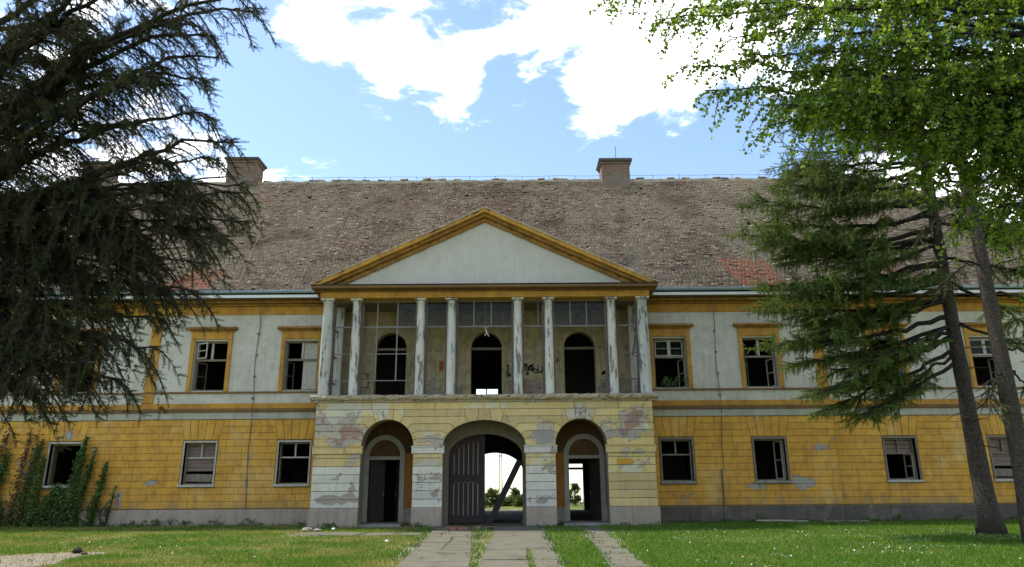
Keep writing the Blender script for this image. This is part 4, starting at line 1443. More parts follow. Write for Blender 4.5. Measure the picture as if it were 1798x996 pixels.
    while x < RX - .4:
        pr = .45 if x < -1 else (.35 if x < 9 else .45)
        if random.random() < pr and not any(a < x + .2 < b_ for a, b_ in ((-14.7, -12.6), (5.8, 7.8), (-22.6, -21), (17, 18.6))):
            o = bpy.data.objects.new('ridge_tile', proto[random.randint(0, 2)])
            o.location = (x, RIDGE_Y, RIDGE_Z + .03 + random.uniform(0, .05))
            o.rotation_euler = (random.uniform(-.25, .25), random.uniform(-.12, .12), random.uniform(-.2, .2))
            finish(o, rf)
        x += .42
    # lightning conductor along the ridge
    g = Bag()
    pts = [(x, RIDGE_Y, RIDGE_Z + .33 + .02 * math.sin(x * 2.1)) for x in np.arange(-RX, RX + .1, .8)]
    g.tube(pts, .011, 4)
    g.obj('ridge_wire', M['cable'], rf)
    for i, x in enumerate(np.arange(-RX + .3, RX, 1.45)):
        Bag().beam((x, RIDGE_Y, RIDGE_Z + .02), (x + random.uniform(-.05, .05), RIDGE_Y, RIDGE_Z + .36), .022, .022).obj('wire_holder', M['cable'], rf)
    on = lambda x, t, h=.09: (x, EAVE_Y + t * (RIDGE_Y - EAVE_Y) - h * tz, EAVE_Z + t * (RIDGE_Z - EAVE_Z) + h * ty)
    Bag().tube([on(-11.0 + .55 * (1 - t) * 1.9 - .55, t) for t in np.linspace(1, .02, 12)], .018, 5).obj('roof_cable', M['roof_cable'], rf)
    # gable cheeks: chimneys
    for (x0, x1, zt, yc) in ((-14.45, -12.85, 18.85, 36.0), (6.04, 7.56, 18.62, 36.0), (-22.5, -21.1, 18.75, 36.2), (17.1, 18.5, 18.4, 36.0)):
        c = Bag().box(x0, x1, yc - .55, yc + .55, 16.6, zt - .2, .02).obj('chimney', M['chimney'], house)
        Bag().bevel_box(x0 - .06, x1 + .06, yc - .61, yc + .61, zt - .30, zt - .202, .01).obj('corbel', M['chimney'], c)
        v = []
        for e, z in ((.07, zt - .198), (.15, zt - .12), (.15, zt - .02), (.05, zt + .04)):
            v += [(x0 - e, yc - .55 - e, z + random.uniform(-.015, .015)), (x1 + e, yc - .55 - e, z + random.uniform(-.015, .015)), (x1 + e, yc + .55 + e, z), (x0 - e, yc + .55 + e, z)]
        f = [(3, 2, 1, 0), (12, 13, 14, 15)]
        for i in range(3):
            for k in range(4):
                f.append((i * 4 + k, i * 4 + (k + 1) % 4, i * 4 + 4 + (k + 1) % 4, i * 4 + 4 + k))
        Bag().add(v, f).obj('cap', M['chimney_cap'], c)
    Bag().tube([(6.85, 35.5, 18.5), (6.85, 35.5, 19.4)], .018, 5).obj('lightning_rod', M['cable'], house)


roof()


# ---- cables down the front of the wings
def cables():
    for s in (-1, 1):
        x = s * 9.65
        g = Bag()
        pts = []
        for z in np.linspace(9.0, .5 if s < 0 else 2.0, 26):
            y = YW - .04
            if z > 8.5: y = YW - .2
            if 4.4 < z < 4.62: y = YW - .14
            pts.append((x + .035 * math.sin(z * 1.7) - s * (.09 * (6 - z) / 6 if z < 6 else 0), y, z))
        g.tube(pts, .014, 5)
        o = g.obj('lightning_cable', M['cable'], house)
        for z in np.arange(5.0, 8.6, .9):
            Bag().beam((x - .05, YW - .05, z), (x + .05, YW - .05, z + .02), .05, .05).obj('cable_clip', M['cable'], o)
    Bag().tube([(9.47, YW - .07, 2.05), (9.46, YW - .075, .6), (9.45, YW - .13, .1)], .035, 7).obj('cable_pipe', M['cable'], house)
    Bag().tube([(11.08, YW - .02, 4.18), (11.08, YW - .12, 4.12), (11.08, YW - .12, 3.98)], .03, 6).obj('wall_lamp', M['window_white'], house)
    # lamp hook on the right hand keystone, small socket on the left wing
    Bag().beam((3.70, YP - .04, 4.18), (3.70, YP - .1, 4.18), .05, .05).obj('hook', M['cable'], front)
    Bag().bevel_box(-14.79, -14.71, YO - .07, YO - .01, .80, 1.05, .01).obj('meter_box', M['brick'], house)
    Bag().bevel_box(-14.79, -14.71, YO - .07, YO - .01, 1.12, 1.26, .01).obj('meter_box', M['cable'], house)
    Bag().bevel_box(-14.86, -14.64, YO - .05, YO - .011, .72, 1.35, .008).obj('cement_patch', M['grey_patch'], house)


cables()


# ------------------------------------------------------------------ trees
def bez(p0, p1, p2, n):
    t = np.linspace(0, 1, n)[:, None]
    p0, p1, p2 = map(np.asarray, (p0, p1, p2))
    return (1 - t) ** 2 * p0 + 2 * (1 - t) * t * p1 + t ** 2 * p2


def unit(v):
    return v / np.maximum(np.linalg.norm(v, axis=-1, keepdims=True), 1e-6)


class Sprigs:
    """needle or leaf sprays: position, direction, length, spread"""
    def __init__(self):
        self.p, self.d, self.l, self.w = [], [], [], []

    def add(self, p, d, l, w):
        self.p.append(p); self.d.append(d); self.l.append(l); self.w.append(w)

    def build(self, tv, tf, rng):
        p, d = np.array(self.p), unit(np.array(self.d))
        l, w = np.array(self.l)[:, None, None], np.array(self.w)[:, None, None]
        r = rng.normal(size=p.shape)
        y = unit(np.cross(d, r)); z = np.cross(d, y)
        V = p[:, None, :] + tv[None, :, 0:1] * l * d[:, None, :] + tv[None, :, 1:2] * w * y[:, None, :] + tv[None, :, 2:3] * w * z[:, None, :]
        n = len(p)
        F = tf[None] + (np.arange(n) * len(tv))[:, None, None]
        return V.reshape(-1, 3), F.reshape(-1, tf.shape[1])


def needle_template(k, rng, wide=.05):
    v, f = [], []
    for i in range(k):
        t = (i + .3) / k
        a = i * 2.4 + rng.uniform(-.3, .3)
        for q in (0, 2.1, 4.2):
            b = a + q
            r = rng.uniform(.7, 1.1) * (1 - .45 * t)
            o = len(v)
            v += [(t - wide, 0, 0), (t + wide, 0, 0), (t + .13 + wide, math.cos(b) * r, math.sin(b) * r)]
            f.append((o, o + 1, o + 2))
    return np.array(v), np.array(f)


def quads_to_tris(f):
    r = []
    for q in f:
        for i in range(1, len(q) - 1): r.append((q[0], q[i], q[i + 1]))
    return r


def wood_obj(name, curves, mat, parent, n=6):
    g = Bag()
    for pts, rad in curves:
        v, f = tube([Vector(p) for p in pts], rad, n, False)
        g.add(v, f)
    return g.obj(name, M[mat], parent, smooth=True)


def trunk_obj(base, top, r0, r1, mat, parent, wob=.08, n=14, rng=None, flare=.5):
    pts, rad = [], []
    base, top = np.array(base, float), np.array(top, float)
    K = 30
    ph = rng.uniform(0, 6, 2)
    for i in range(K + 1):
        t = i / K
        p = base + (top - base) * t
        p[0] += wob * math.sin(t * 5 + ph[0]) * t; p[1] += wob * math.sin(t * 4 + ph[1]) * t
        pts.append(Vector(p))
        rad.append((r0 + (r1 - r0) * t) * (1 + flare * math.exp(-t * 28)) * rng.uniform(.96, 1.04))
    v, f = tube(pts, rad, n, True)
    v = [Vector(p) + Vector(rng.normal(0, r0 * .05, 3)) for p in v]
    o = mesh_obj('trunk', v, f, M[mat], parent, smooth=True)
    return o, [np.array(p) for p in pts], rad


def spruce_limb(p0, p1, p2, r0, rng, sp, wood, sec_len, n_sec, droop, hang, wid, start=.2, dens=.13, up_tip=0.0, side_sp=.35, gaps=0.0):
    """one main branch with side branches and sprays of needles"""
    pts = bez(p0, p1, p2, 18)
    pts[1:-1] += rng.normal(0, .04, (16, 3))
    rad = [r0 * (1 - .9 * i / 17) + .008 for i in range(18)]
    wood.append((pts, rad))
    ph = rng.uniform(0, 6.28)
    for i in range(n_sec):
        t = start + (1 - start) * (i + rng.uniform(0, .9)) / n_sec
        if gaps and math.sin(t * 23 + ph) > 1 - gaps: continue
        q = t * 17; a = int(min(q, 16)); fr = q - a
        base = pts[a] * (1 - fr) + pts[a + 1] * fr
        T = unit(pts[a + 1] - pts[a])
        s = unit(np.cross(T, (0, 0, 1.0))) * (1 if i % 2 else -1)
        L = sec_len * min(1, .35 + (t - start) * 2.2) * (1.12 - .85 * t) * rng.uniform(.6, 1.2) + .12
        D = unit(s * rng.uniform(.6, 1.0) + T * rng.uniform(.35, .9) + np.array((0, 0, rng.uniform(-.12, .18))))
        m = max(3, int(L / dens))
        ss = np.linspace(0, 1, m)
        cur = base + D[None] * (ss * L)[:, None]
        cur[:, 2] -= droop * L * ss ** 2 * rng.uniform(.7, 1.3) - up_tip * L * ss ** 3
        wood.append((cur[::max(1, m // 4)] if m > 4 else cur, [.014 * (1 - .7 * k / 5) + .003 for k in range(len(cur[::max(1, m // 4)] if m > 4 else cur))]))
        for j in range(m):
            # hanging spray
            dn = np.array((rng.normal(0, .28), rng.normal(0, .28), -1.0)) + D * .35
            sp.add(cur[j], dn if hang > .2 else D + rng.normal(0, .45, 3) + (0, 0, .1), (hang if hang > .2 else .32) * rng.uniform(.45, 1.25), wid * rng.uniform(.8, 1.2))
            if rng.random() < .8:
                sd = unit(np.cross(D, (0, 0, 1.0))) * rng.choice((-1, 1))
                sp.add(cur[j], D * .8 + sd * rng.uniform(.3, .9) + (0, 0, rng.uniform(-.35, .1)), side_sp * rng.uniform(.5, 1.15), wid)
        sp.add(cur[-1], D + (0, 0, -.2 + up_tip), side_sp, wid)
    sp.add(pts[-1], unit(pts[-1] - pts[-2]) + (0, 0, up_tip), side_sp * 1.1, wid)


def make_spruce(name, base, top, r0, r1, limbs, label, needle, rng, tmpl, bark='bark', n_trunk=14, wob=.08, **kw):
    t = thing(name, base, label, 'tree')
    tr, tp, trad = trunk_obj(base, top, r0, r1, bark, t, wob, n_trunk, rng)
    sp, wood = Sprigs(), []
    for lm in limbs:
        k = dict(kw); k.update(lm.get('kw', {}))
        spruce_limb(np.array(lm['p0']), np.array(lm['p1']), np.array(lm['p2']), lm['r'], rng, sp, wood, **k)
    wood_obj('branches', wood, 'bark_dark', t, 5)
    V, F = sp.build(*tmpl, rng)
    array_obj('crown', V, F, M[needle], t)
    return t, len(sp.p)


def left_spruce():
    rng = np.random.default_rng(21)
    bx, by = -9.7, 11.6
    tips = [  # x, y, z of the tip, height where the limb leaves the trunk, rise of its middle
        (-3.55, 11.0, 10.15, 5.6, 1.3), (-3.9, 12.0, 10.6, 6.2, 1.0), (-4.1, 11.0, 8.9, 4.8, 1.3), (-4.6, 10.4, 8.1, 4.6, 1.2), (-3.65, 11.2, 7.35, 3.9, .5),
        (-3.95, 11.2, 7.0, 5.0, 1.0), (-3.75, 11.0, 6.6, 6.2, .2), (-3.8, 10.8, 6.1, 5.8, .3), (-4.1, 11.5, 5.9, 5.2, .5), (-4.6, 11.2, 5.4, 5.3, .4), (-4.9, 11.3, 5.0, 5.2, .3),
        (-5.5, 10.8, 4.3, 4.6, .3), (-5.0, 11.6, 6.3, 6.0, .4), (-5.5, 12.0, 5.8, 5.6, .4), (-6.2, 10.8, 3.9, 4.4, .2), (-6.7, 11.0, 3.7, 4.2, .2),
        (-5.6, 11.0, 10.3, 6.6, 1.2), (-6.6, 11.5, 11.2, 7.8, .9), (-6.2, 10.5, 9.3, 6.0, 1.0), (-7.3, 11.0, 6.0, 6.2, .2),
        (-5.0, 12.6, 9.4, 6.6, .8), (-7.0, 10.6, 8.0, 5.6, .7), (-4.4, 11.4, 9.6, 5.9, 1.1), (-7.3, 11.8, 4.2, 4.9, .2), (-7.6, 10.5, 3.5, 4.2, .1),
        (-4.4, 10.8, 9.4, 6.6, 1.0), (-4.9, 11.4, 8.6, 6.0, .8), (-4.3, 11.6, 8.0, 5.6, .6), (-5.4, 11.0, 7.6, 5.6, .6), (-5.9, 11.4, 8.8, 6.4, .8), (-6.4, 10.8, 7.2, 5.8, .5), (-6.6, 11.2, 9.8, 7.4, .6), (-7.2, 11.2, 9.0, 7.2, .5), (-5.2, 10.7, 10.6, 7.4, .6), (-4.6, 11.0, 7.0, 5.6, .4),
        (-3.35, 11.0, 6.3, 6.2, .3), (-3.4, 11.3, 5.9, 5.9, .3), (-3.5, 10.9, 5.5, 5.7, .3), (-3.9, 11.1, 5.1, 5.5, .2), (-4.2, 11.4, 4.7, 5.2, .2), (-3.6, 11.5, 6.7, 6.3, .4),
        (-4.5, 11.0, 3.7, 4.6, .2), (-5.1, 11.2, 3.2, 4.2, .1),
        (-4.6, 11.0, 4.7, 5.2, .2), (-4.6, 11.3, 4.2, 4.8, .2), (-5.0, 11.0, 3.8, 4.6, .2), (-5.5, 10.8, 3.4, 4.3, .2), (-6.1, 11.0, 3.0, 4.0, .1),
        (-12.5, 14.5, 7.0, 7.0, .3), (-13.5, 10.5, 6.0, 6.5, .3), (-10.5, 15.5, 8.5, 8.0, .4), (-13.0, 12.0, 10.0, 9.0, .4), (-8.5, 14.5, 11.5, 9.5, .5), (-10.5, 8.5, 12.0, 11.0, .4)]
    limbs = []
    for i, (x, y, z, z0, up) in enumerate(tips):
        p0 = (bx, by, z0)
        mid = (bx + (x - bx) * .5, by + (y - by) * .5, z0 + (z - z0) * .42 + up * .6)
        if z - z0 > 1.6:
            mid = (bx + (x - bx) * .55, by + (y - by) * .55, z + .25 + up * .2)
        low = z < 7.0 and x > -8
        limbs.append(dict(p0=p0, p1=mid, p2=(x, y, z), r=.085 if z - z0 > 2 else .055,
                          kw=dict(sec_len=1.55 if low else 1.35, n_sec=44 if low else 42, hang=.21, droop=.75 if low else .65)))
    tm = needle_template(5, rng, .07)
    t, n = make_spruce('spruce_tree', (bx, by, 0), (bx - .3, by + .2, 19), .42, .06, limbs,
                       'dark drooping spruce whose branches hang in from the left edge', 'needle_dark', rng, tm, gaps=.42, droop=.5, wid=.042, start=.2, dens=.062, side_sp=.17)
    return n


def right_spruce():
    rng = np.random.default_rng(33)
    bx, by = 15.15, 22.0
    L = []
    tips = [(8.95, 21.5, 10.25, 10.6), (8.5, 21.8, 9.05, 9.5), (9.4, 20.8, 8.7, 9.3), (9.2, 22.5, 7.9, 8.4), (8.7, 21.6, 6.75, 7.2), (9.4, 22.0, 7.2, 7.8), (8.75, 21.4, 5.7, 6.6), (9.8, 22.6, 5.3, 6.3), (9.9, 21.2, 4.3, 6.0),
            (10.6, 21.4, 3.9, 5.6), (11.2, 21.0, 3.5, 5.2), (10.4, 22.4, 6.2, 7.3), (10.9, 20.8, 8.0, 9.0), (11.3, 23.0, 9.5, 10.2), (10.5, 21.3, 11.3, 11.4), (11.0, 22.5, 12.6, 12.6), (11.3, 21.5, 13.8, 13.6),
            (11.4, 20.2, 5.0, 6.4), (11.8, 22.8, 4.6, 6.0), (12.0, 20.0, 7.0, 8.2), (12.2, 24.0, 11.4, 11.8), (11.6, 20.6, 10.2, 10.6), (12.6, 21.0, 15.0, 14.8), (13.0, 23.0, 16.0, 15.8), (12.5, 20.3, 12.2, 12.6),
            (12.4, 22.2, 3.9, 5.5), (10.1, 21.6, 12.1, 12.0), (10.3, 21.4, 13.2, 13.0), (10.8, 22.0, 14.3, 14.0), (11.4, 21.4, 15.0, 14.6), (11.6, 22.6, 11.8, 12.0), (9.8, 21.2, 10.8, 11.2), (9.6, 21.9, 9.6, 10.0), (9.9, 21.0, 7.4, 8.4), (10.0, 22.3, 8.6, 9.2), (10.2, 21.2, 5.9, 7.2), (10.9, 21.8, 4.9, 6.2), (11.3, 21.4, 6.4, 7.6), (17.6, 21.0, 5.2, 6.4), (18.6, 22.5, 6.4, 7.8), (18.4, 21.0, 9.0, 9.8), (18.2, 23.5, 11.0, 11.4), (17.6, 21.5, 13.0, 13.2), (16.8, 20.2, 7.5, 8.6), (16.4, 19.6, 10.5, 11.2),
            (14.6, 19.6, 9.6, 10.6), (14.4, 24.8, 9.0, 9.6), (16.0, 25.2, 12.0, 12.4), (14.0, 20.0, 13.6, 14.0), (17.0, 22.5, 15.4, 15.4), (14.5, 23.6, 17.2, 17.0), (16.0, 21.4, 17.6, 17.4), (14.3, 21.3, 18.6, 18.3)]
    for x, y, z, z0 in tips:
        d = math.hypot(x - bx, y - by)
        p1 = (bx + (x - bx) * .55, by + (y - by) * .5, (z + z0) / 2 - .10 * d + .1)
        x, y, z = x + rng.normal(0, .25), y + rng.normal(0, .3), z + rng.normal(0, .18)
        L.append(dict(p0=(bx, by, z0), p1=p1, p2=(x, y, z), r=.03 + .008 * d,
                      kw=dict(n_sec=int(10 + 6.6 * d), sec_len=.6 + .22 * d, start=.26 if x < bx else .35)))
    tm = needle_template(7, rng, .06)
    t, n = make_spruce('spruce_tree', (bx, by, 0), (bx - .12, by, 20.5), .27, .05, L,
                       'bushy green spruce with a bare trunk standing on the right lawn', 'needle_green', rng, tm, gaps=.3, droop=.30, hang=.28, wid=.058, dens=.10, side_sp=.34, up_tip=.25, wob=.07)
    # dead stubs and thin bare twigs on the lower trunk
    tw = []
    for z in np.arange(2.6, 9.5, .33):
        a = rng.uniform(0, 6.28); l = rng.uniform(.5, 1.9)
        p = np.array((bx, by, z)); q = p + np.array((math.cos(a) * l, math.sin(a) * l, rng.uniform(-.5, .2)))
        tw.append((bez(p, (p + q) / 2 + (0, 0, .15), q, 5), [.022, .017, .012, .008, .004]))
    wood_obj('dead_twigs', tw, 'bark_dark', t, 4)
    return n


def back_spruce():
    rng = np.random.default_rng(44)
    bx, by = 14.35, 19.0
    L = []
    for z0 in np.arange(9.0, 20.0, .42):
        a = rng.uniform(0, 6.28); d = (21 - z0) * .22 + rng.uniform(.2, .8)
        x, y = bx + math.cos(a) * d, by + math.sin(a) * d
        z = z0 - rng.uniform(.0, .6)
        L.append(dict(p0=(bx, by, z0), p1=((bx + x) / 2, (by + y) / 2, z0), p2=(x, y, z), r=.04, kw=dict(n_sec=int(8 + 5 * d), sec_len=.7)))
    for (x, y, z, z0) in ((16.2, 19, 5.4, 6.6), (16.0, 18.6, 3.9, 5.0), (15.6, 19.4, 3.0, 4.4), (15.9, 18.6, 7.2, 8.2), (12.8, 18.6, 6.6, 7.4), (16.5, 19.4, 8.4, 9.0), (13.4, 18.4, 3.4, 4.3), (12.9, 19.4, 8.4, 9.0)):
        L.append(dict(p0=(bx, by, z0), p1=((bx + x) / 2, (by + y) / 2, z0 + .1), p2=(x, y, z), r=.03, kw=dict(n_sec=9, sec_len=.55, start=.45)))
    tm = needle_template(7, rng, .06)
    t, n = make_spruce('spruce_tree', (bx, by, 0), (bx - .1, by, 21), .235, .05, L,
                       'tall thin dark-trunked conifer rising at the right edge of the frame', 'needle_dark', rng, tm, droop=.4, hang=.36, wid=.05, dens=.17, side_sp=.4, wob=.05, start=.35)
    return n


def leaf_template():
    # two-faced leaf folded along the midrib, fan shaped
    v = np.array([(0, 0, 0), (.55, -.55, .10), (1.0, 0, .0), (.55, .55, .10), (1.0, -.35, .08), (1.0, .35, .08)])
    f = np.array([(0, 1, 4), (0, 4, 2), (0, 2, 5), (0, 5, 3)])
    return v, f


def leafy_tree():
    rng = np.random.default_rng(55)
    bx, by = 13.2, 11.2
    t = thing('broadleaf_tree', (bx, by, 0), 'leafy bright green broadleaf tree overhanging from the upper right corner', 'tree')
    trunk_obj((bx, by, 0), (bx + .2, by, 15), .36, .06, 'bark', t, .15, 12, rng)
    tips = [(2.9, 11.3, 10.35), (3.7, 11.0, 9.6), (4.3, 11.2, 8.8), (4.55, 11.2, 8.3), (5.0, 10.8, 9.1), (4.4, 11.6, 10.3), (5.6, 11.4, 9.9), (5.4, 11.0, 8.9), (5.5, 11.2, 8.0), (5.6, 11.2, 7.6), (6.1, 10.9, 8.1), (6.1, 11.3, 8.6),
            (6.3, 10.8, 9.4), (6.9, 11.2, 7.5), (7.2, 11.0, 7.8), (7.0, 11.6, 8.2), (7.6, 11.0, 7.0), (8.0, 11.2, 6.7), (8.3, 10.7, 7.0), (7.8, 11.5, 7.7), (8.6, 11.2, 5.75), (9.2, 11.0, 5.5), (9.4, 11.4, 6.2), (9.0, 10.6, 7.0),
            (8.4, 10.4, 8.2), (7.4, 10.4, 9.0), (7.0, 11.0, 10.2), (8.2, 11.4, 9.4), (9.2, 11.0, 8.6), (9.4, 10.5, 9.8), (8.4, 12.2, 10.6), (9.8, 12.0, 7.6), (10.4, 10.6, 6.4), (10.2, 11.8, 10.2), (6.2, 12.0, 10.8), (8.8, 10.2, 11.2),
            (10.6, 10.2, 8.6), (11.2, 9.4, 9.6), (11.5, 12.8, 8.0), (14.5, 14.5, 9.0), (16.5, 11.5, 8.5), (15.5, 9.0, 10.0), (13.5, 13.5, 12.5), (12.5, 9.5, 13.0), (11.0, 11.5, 12.8), (9.6, 10.9, 4.9),
            (5.0, 11.9, 10.9), (6.6, 10.6, 7.9), (7.6, 11.3, 8.6), (8.0, 10.8, 7.2), (8.8, 11.6, 7.8), (9.9, 11.0, 9.0), (7.8, 10.9, 10.0), (6.6, 11.5, 9.3), (9.7, 10.3, 7.0), (8.4, 11.7, 6.8)]
    for _ in range(22):
        tips.append((rng.uniform(6.6, 11.2), rng.uniform(10.2, 12.4), rng.uniform(7.4, 11.2)))
    tips += [(9.9, 11.0, 5.2), (10.3, 11.2, 5.6), (9.3, 10.9, 5.9), (8.7, 11.0, 6.2), (10.0, 11.4, 6.3), (10.4, 10.8, 4.9)]
    wood, sp = [], Sprigs()
    for (x, y, z) in tips:
        z0 = z - rng.uniform(.2, 2.0) if z > 7 else z + rng.uniform(-.3, 1.2)
        z0 = min(max(z0, 3.5), 12)
        p0 = np.array((bx, by, z0)); p2 = np.array((x, y, z)); d = np.linalg.norm(p2 - p0)
        p1 = (p0 + p2) / 2 + np.array((0, 0, .10 * d))
        pts = bez(p0, p1, p2, 16)
        pts[1:-1] += rng.normal(0, .06, (14, 3))
        wood.append((pts, [.05 * (1 - .88 * i / 15) + .006 for i in range(16)]))
        far = max(.35, 1 - 3.6 / d)
        n = int(13 + 3.0 * min(d, 5))
        for i in range(n):
            u = far + (1 - far) * (i + rng.uniform(0, 1)) / n
            q = u * 15; a = int(min(q, 14)); b_ = pts[a] + (pts[a + 1] - pts[a]) * (q - a)
            T = unit(pts[a + 1] - pts[a])
            s = unit(np.cross(T, (0, 0, 1.0))) * (1 if i % 2 else -1)
            Lt = rng.uniform(.35, .95) * (1.25 - .55 * u)
            D = unit(s * rng.uniform(.3, 1.0) + T * rng.uniform(.3, 1.0) + np.array((0, 0, rng.uniform(-1.1, .15))))
            m = 7
            ss = np.linspace(.05, 1, m)
            cur = b_ + D * (ss * Lt)[:, None]
            cur[:, 2] -= .4 * Lt * ss ** 2
            wood.append((cur[::3], [.008, .006, .003]))
            for j in range(m):
                for _ in range(rng.integers(4, 8)):       # a tuft of leaves on each short spur
                    dd = rng.normal(0, 1, 3) + (0, 0, -.25)
                    sp.add(cur[j] + rng.normal(0, .03, 3), dd, rng.uniform(.038, .082), rng.uniform(.034, .068))
    wood_obj('branches', wood, 'bark_dark', t, 5)
    V, F = sp.build(*leaf_template(), rng)
    array_obj('crown', V, F, M['leaf'], t)
    return len(sp.p)


N1, N2, N3, N4 = left_spruce(), right_spruce(), back_spruce(), leafy_tree()
print('SPRIGS', N1, N2, N3, N4, sum(len(m.loops) - 2 * len(m.polygons) for m in bpy.data.meshes))


# ------------------------------------------------------------------ beyond the house, seen through the gate
def far_tree(name, x, y, h, w, label, seed, cat='tree', group=None, conic=False):
    rng = np.random.default_rng(seed)
    t = thing(name, (x, y, 0), label, cat, group)
    wood = [(bez((x, y, 0), (x + .1, y, h * .4), (x, y, h * .8), 7), [.03 * h * (1 - .12 * i) for i in range(7)])]
    sp = Sprigs()
    for i in range(26):
        a = rng.uniform(0, 6.28); zt = rng.uniform(.12, .98)
        rr = w / 2 * (math.sin(math.pi * min(1, zt * .9 + .12)) ** .6 if not conic else (1.05 - zt)) * rng.uniform(.55, 1.1)
        p = np.array((x + math.cos(a) * rr, y + math.sin(a) * rr, h * zt))
        wood.append((np.array([(x, y, h * zt * .6), (np.array((x, y, h * zt * .6)) + p) / 2 + (0, 0, .1), p]), [.014 * h, .01 * h, .004 * h]))
        for _ in range(130):
            sp.add(p + rng.normal(0, .17 * w * .55, 3) * (1, 1, .7), rng.normal(0, 1, 3), .085 * w * rng.uniform(.7, 1.3), .07 * w)
    wood_obj('trunk', wood, 'bark_dark', t, 5)
    V, F = sp.build(*leaf_template(), rng)
    V[:, 2] = np.maximum(V[:, 2], .02)
    array_obj('crown', V, F, M['far_leaf'], t)


far_tree('young_tree', -.35, 50, 1.15, .95, 'young round tree seen through the gateway beside the mast', 1)
far_tree('bush', .75, 51, .52, 1.1, 'low bush seen through the gateway behind the leaning beam', 2, 'bush', 'bushes behind the house')
far_tree('bush', 1.75, 49.5, .66, 1.1, 'taller bush at the right side of the gateway view', 3, 'bush', 'bushes behind the house')
far_tree('young_tree', 1.2, 58, 1.15, .7, 'small distant tree rising above the bushes behind the gateway', 4)
far_tree('bush', -1.5, 49, .8, 1.5, 'bush half hidden by the closed gate leaf', 5, 'bush', 'bushes behind the house')
far_tree('young_tree', 5.25, 50, 1.45, .8, 'slender tree seen through the open right-hand door', 6)


def hedge():
    rng = np.random.default_rng(8)
    sp = Sprigs()
    for _ in range(5200):
        x = rng.uniform(-22, 26)
        sp.add(np.array((x, 52 + rng.normal(0, .9), abs(rng.normal(0, .16 + .14 * math.sin(x * .9) ** 2)))), rng.normal(0, 1, 3), rng.uniform(.06, .14), .08)
    V, F = sp.build(*leaf_template(), rng)
    array_obj('far_scrub', V, F, M['far_leaf'], None, label='band of green scrub on the horizon beyond the gateway', cat='scrub', kind='stuff')


hedge()


def mast():
    x, y, h = -2.2, 190.0, 9.6
    t = thing('lattice_mast', (x, y, -4), 'thin pale lattice mast far behind the gateway', 'mast')
    leg = lambda a, z: Vector((x + a[0] * (.42 - .14 * z / h), y + a[1] * (.42 - .14 * z / h), z))
    cs = ((-1, -1), (1, -1), (1, 1), (-1, 1))
    for a in cs:
        Bag().beam(leg(a, -4), leg(a, h), .14, .14).obj('leg', M['steel'], t)
    g = Bag()
    zs = np.arange(-4, h, .95)
    for i, z in enumerate(zs):
        for k in range(4):
            g.beam(leg(cs[k], z), leg(cs[(k + 1) % 4], min(z + .95, h)), .07, .07)
            g.beam(leg(cs[k], z), leg(cs[(k + 1) % 4], z), .06, .06)
    g.obj('bracing', M['steel'], t)
    Bag().box(x - .75, x + .75, y - .5, y + .5, 8.1, 8.25).box(x - .7, x - .6, y - .6, y - .5, 8.25, 9.1).box(x + .6, x + .7, y - .6, y - .5, 8.25, 9.1).obj('antenna', M['steel'], t)


mast()


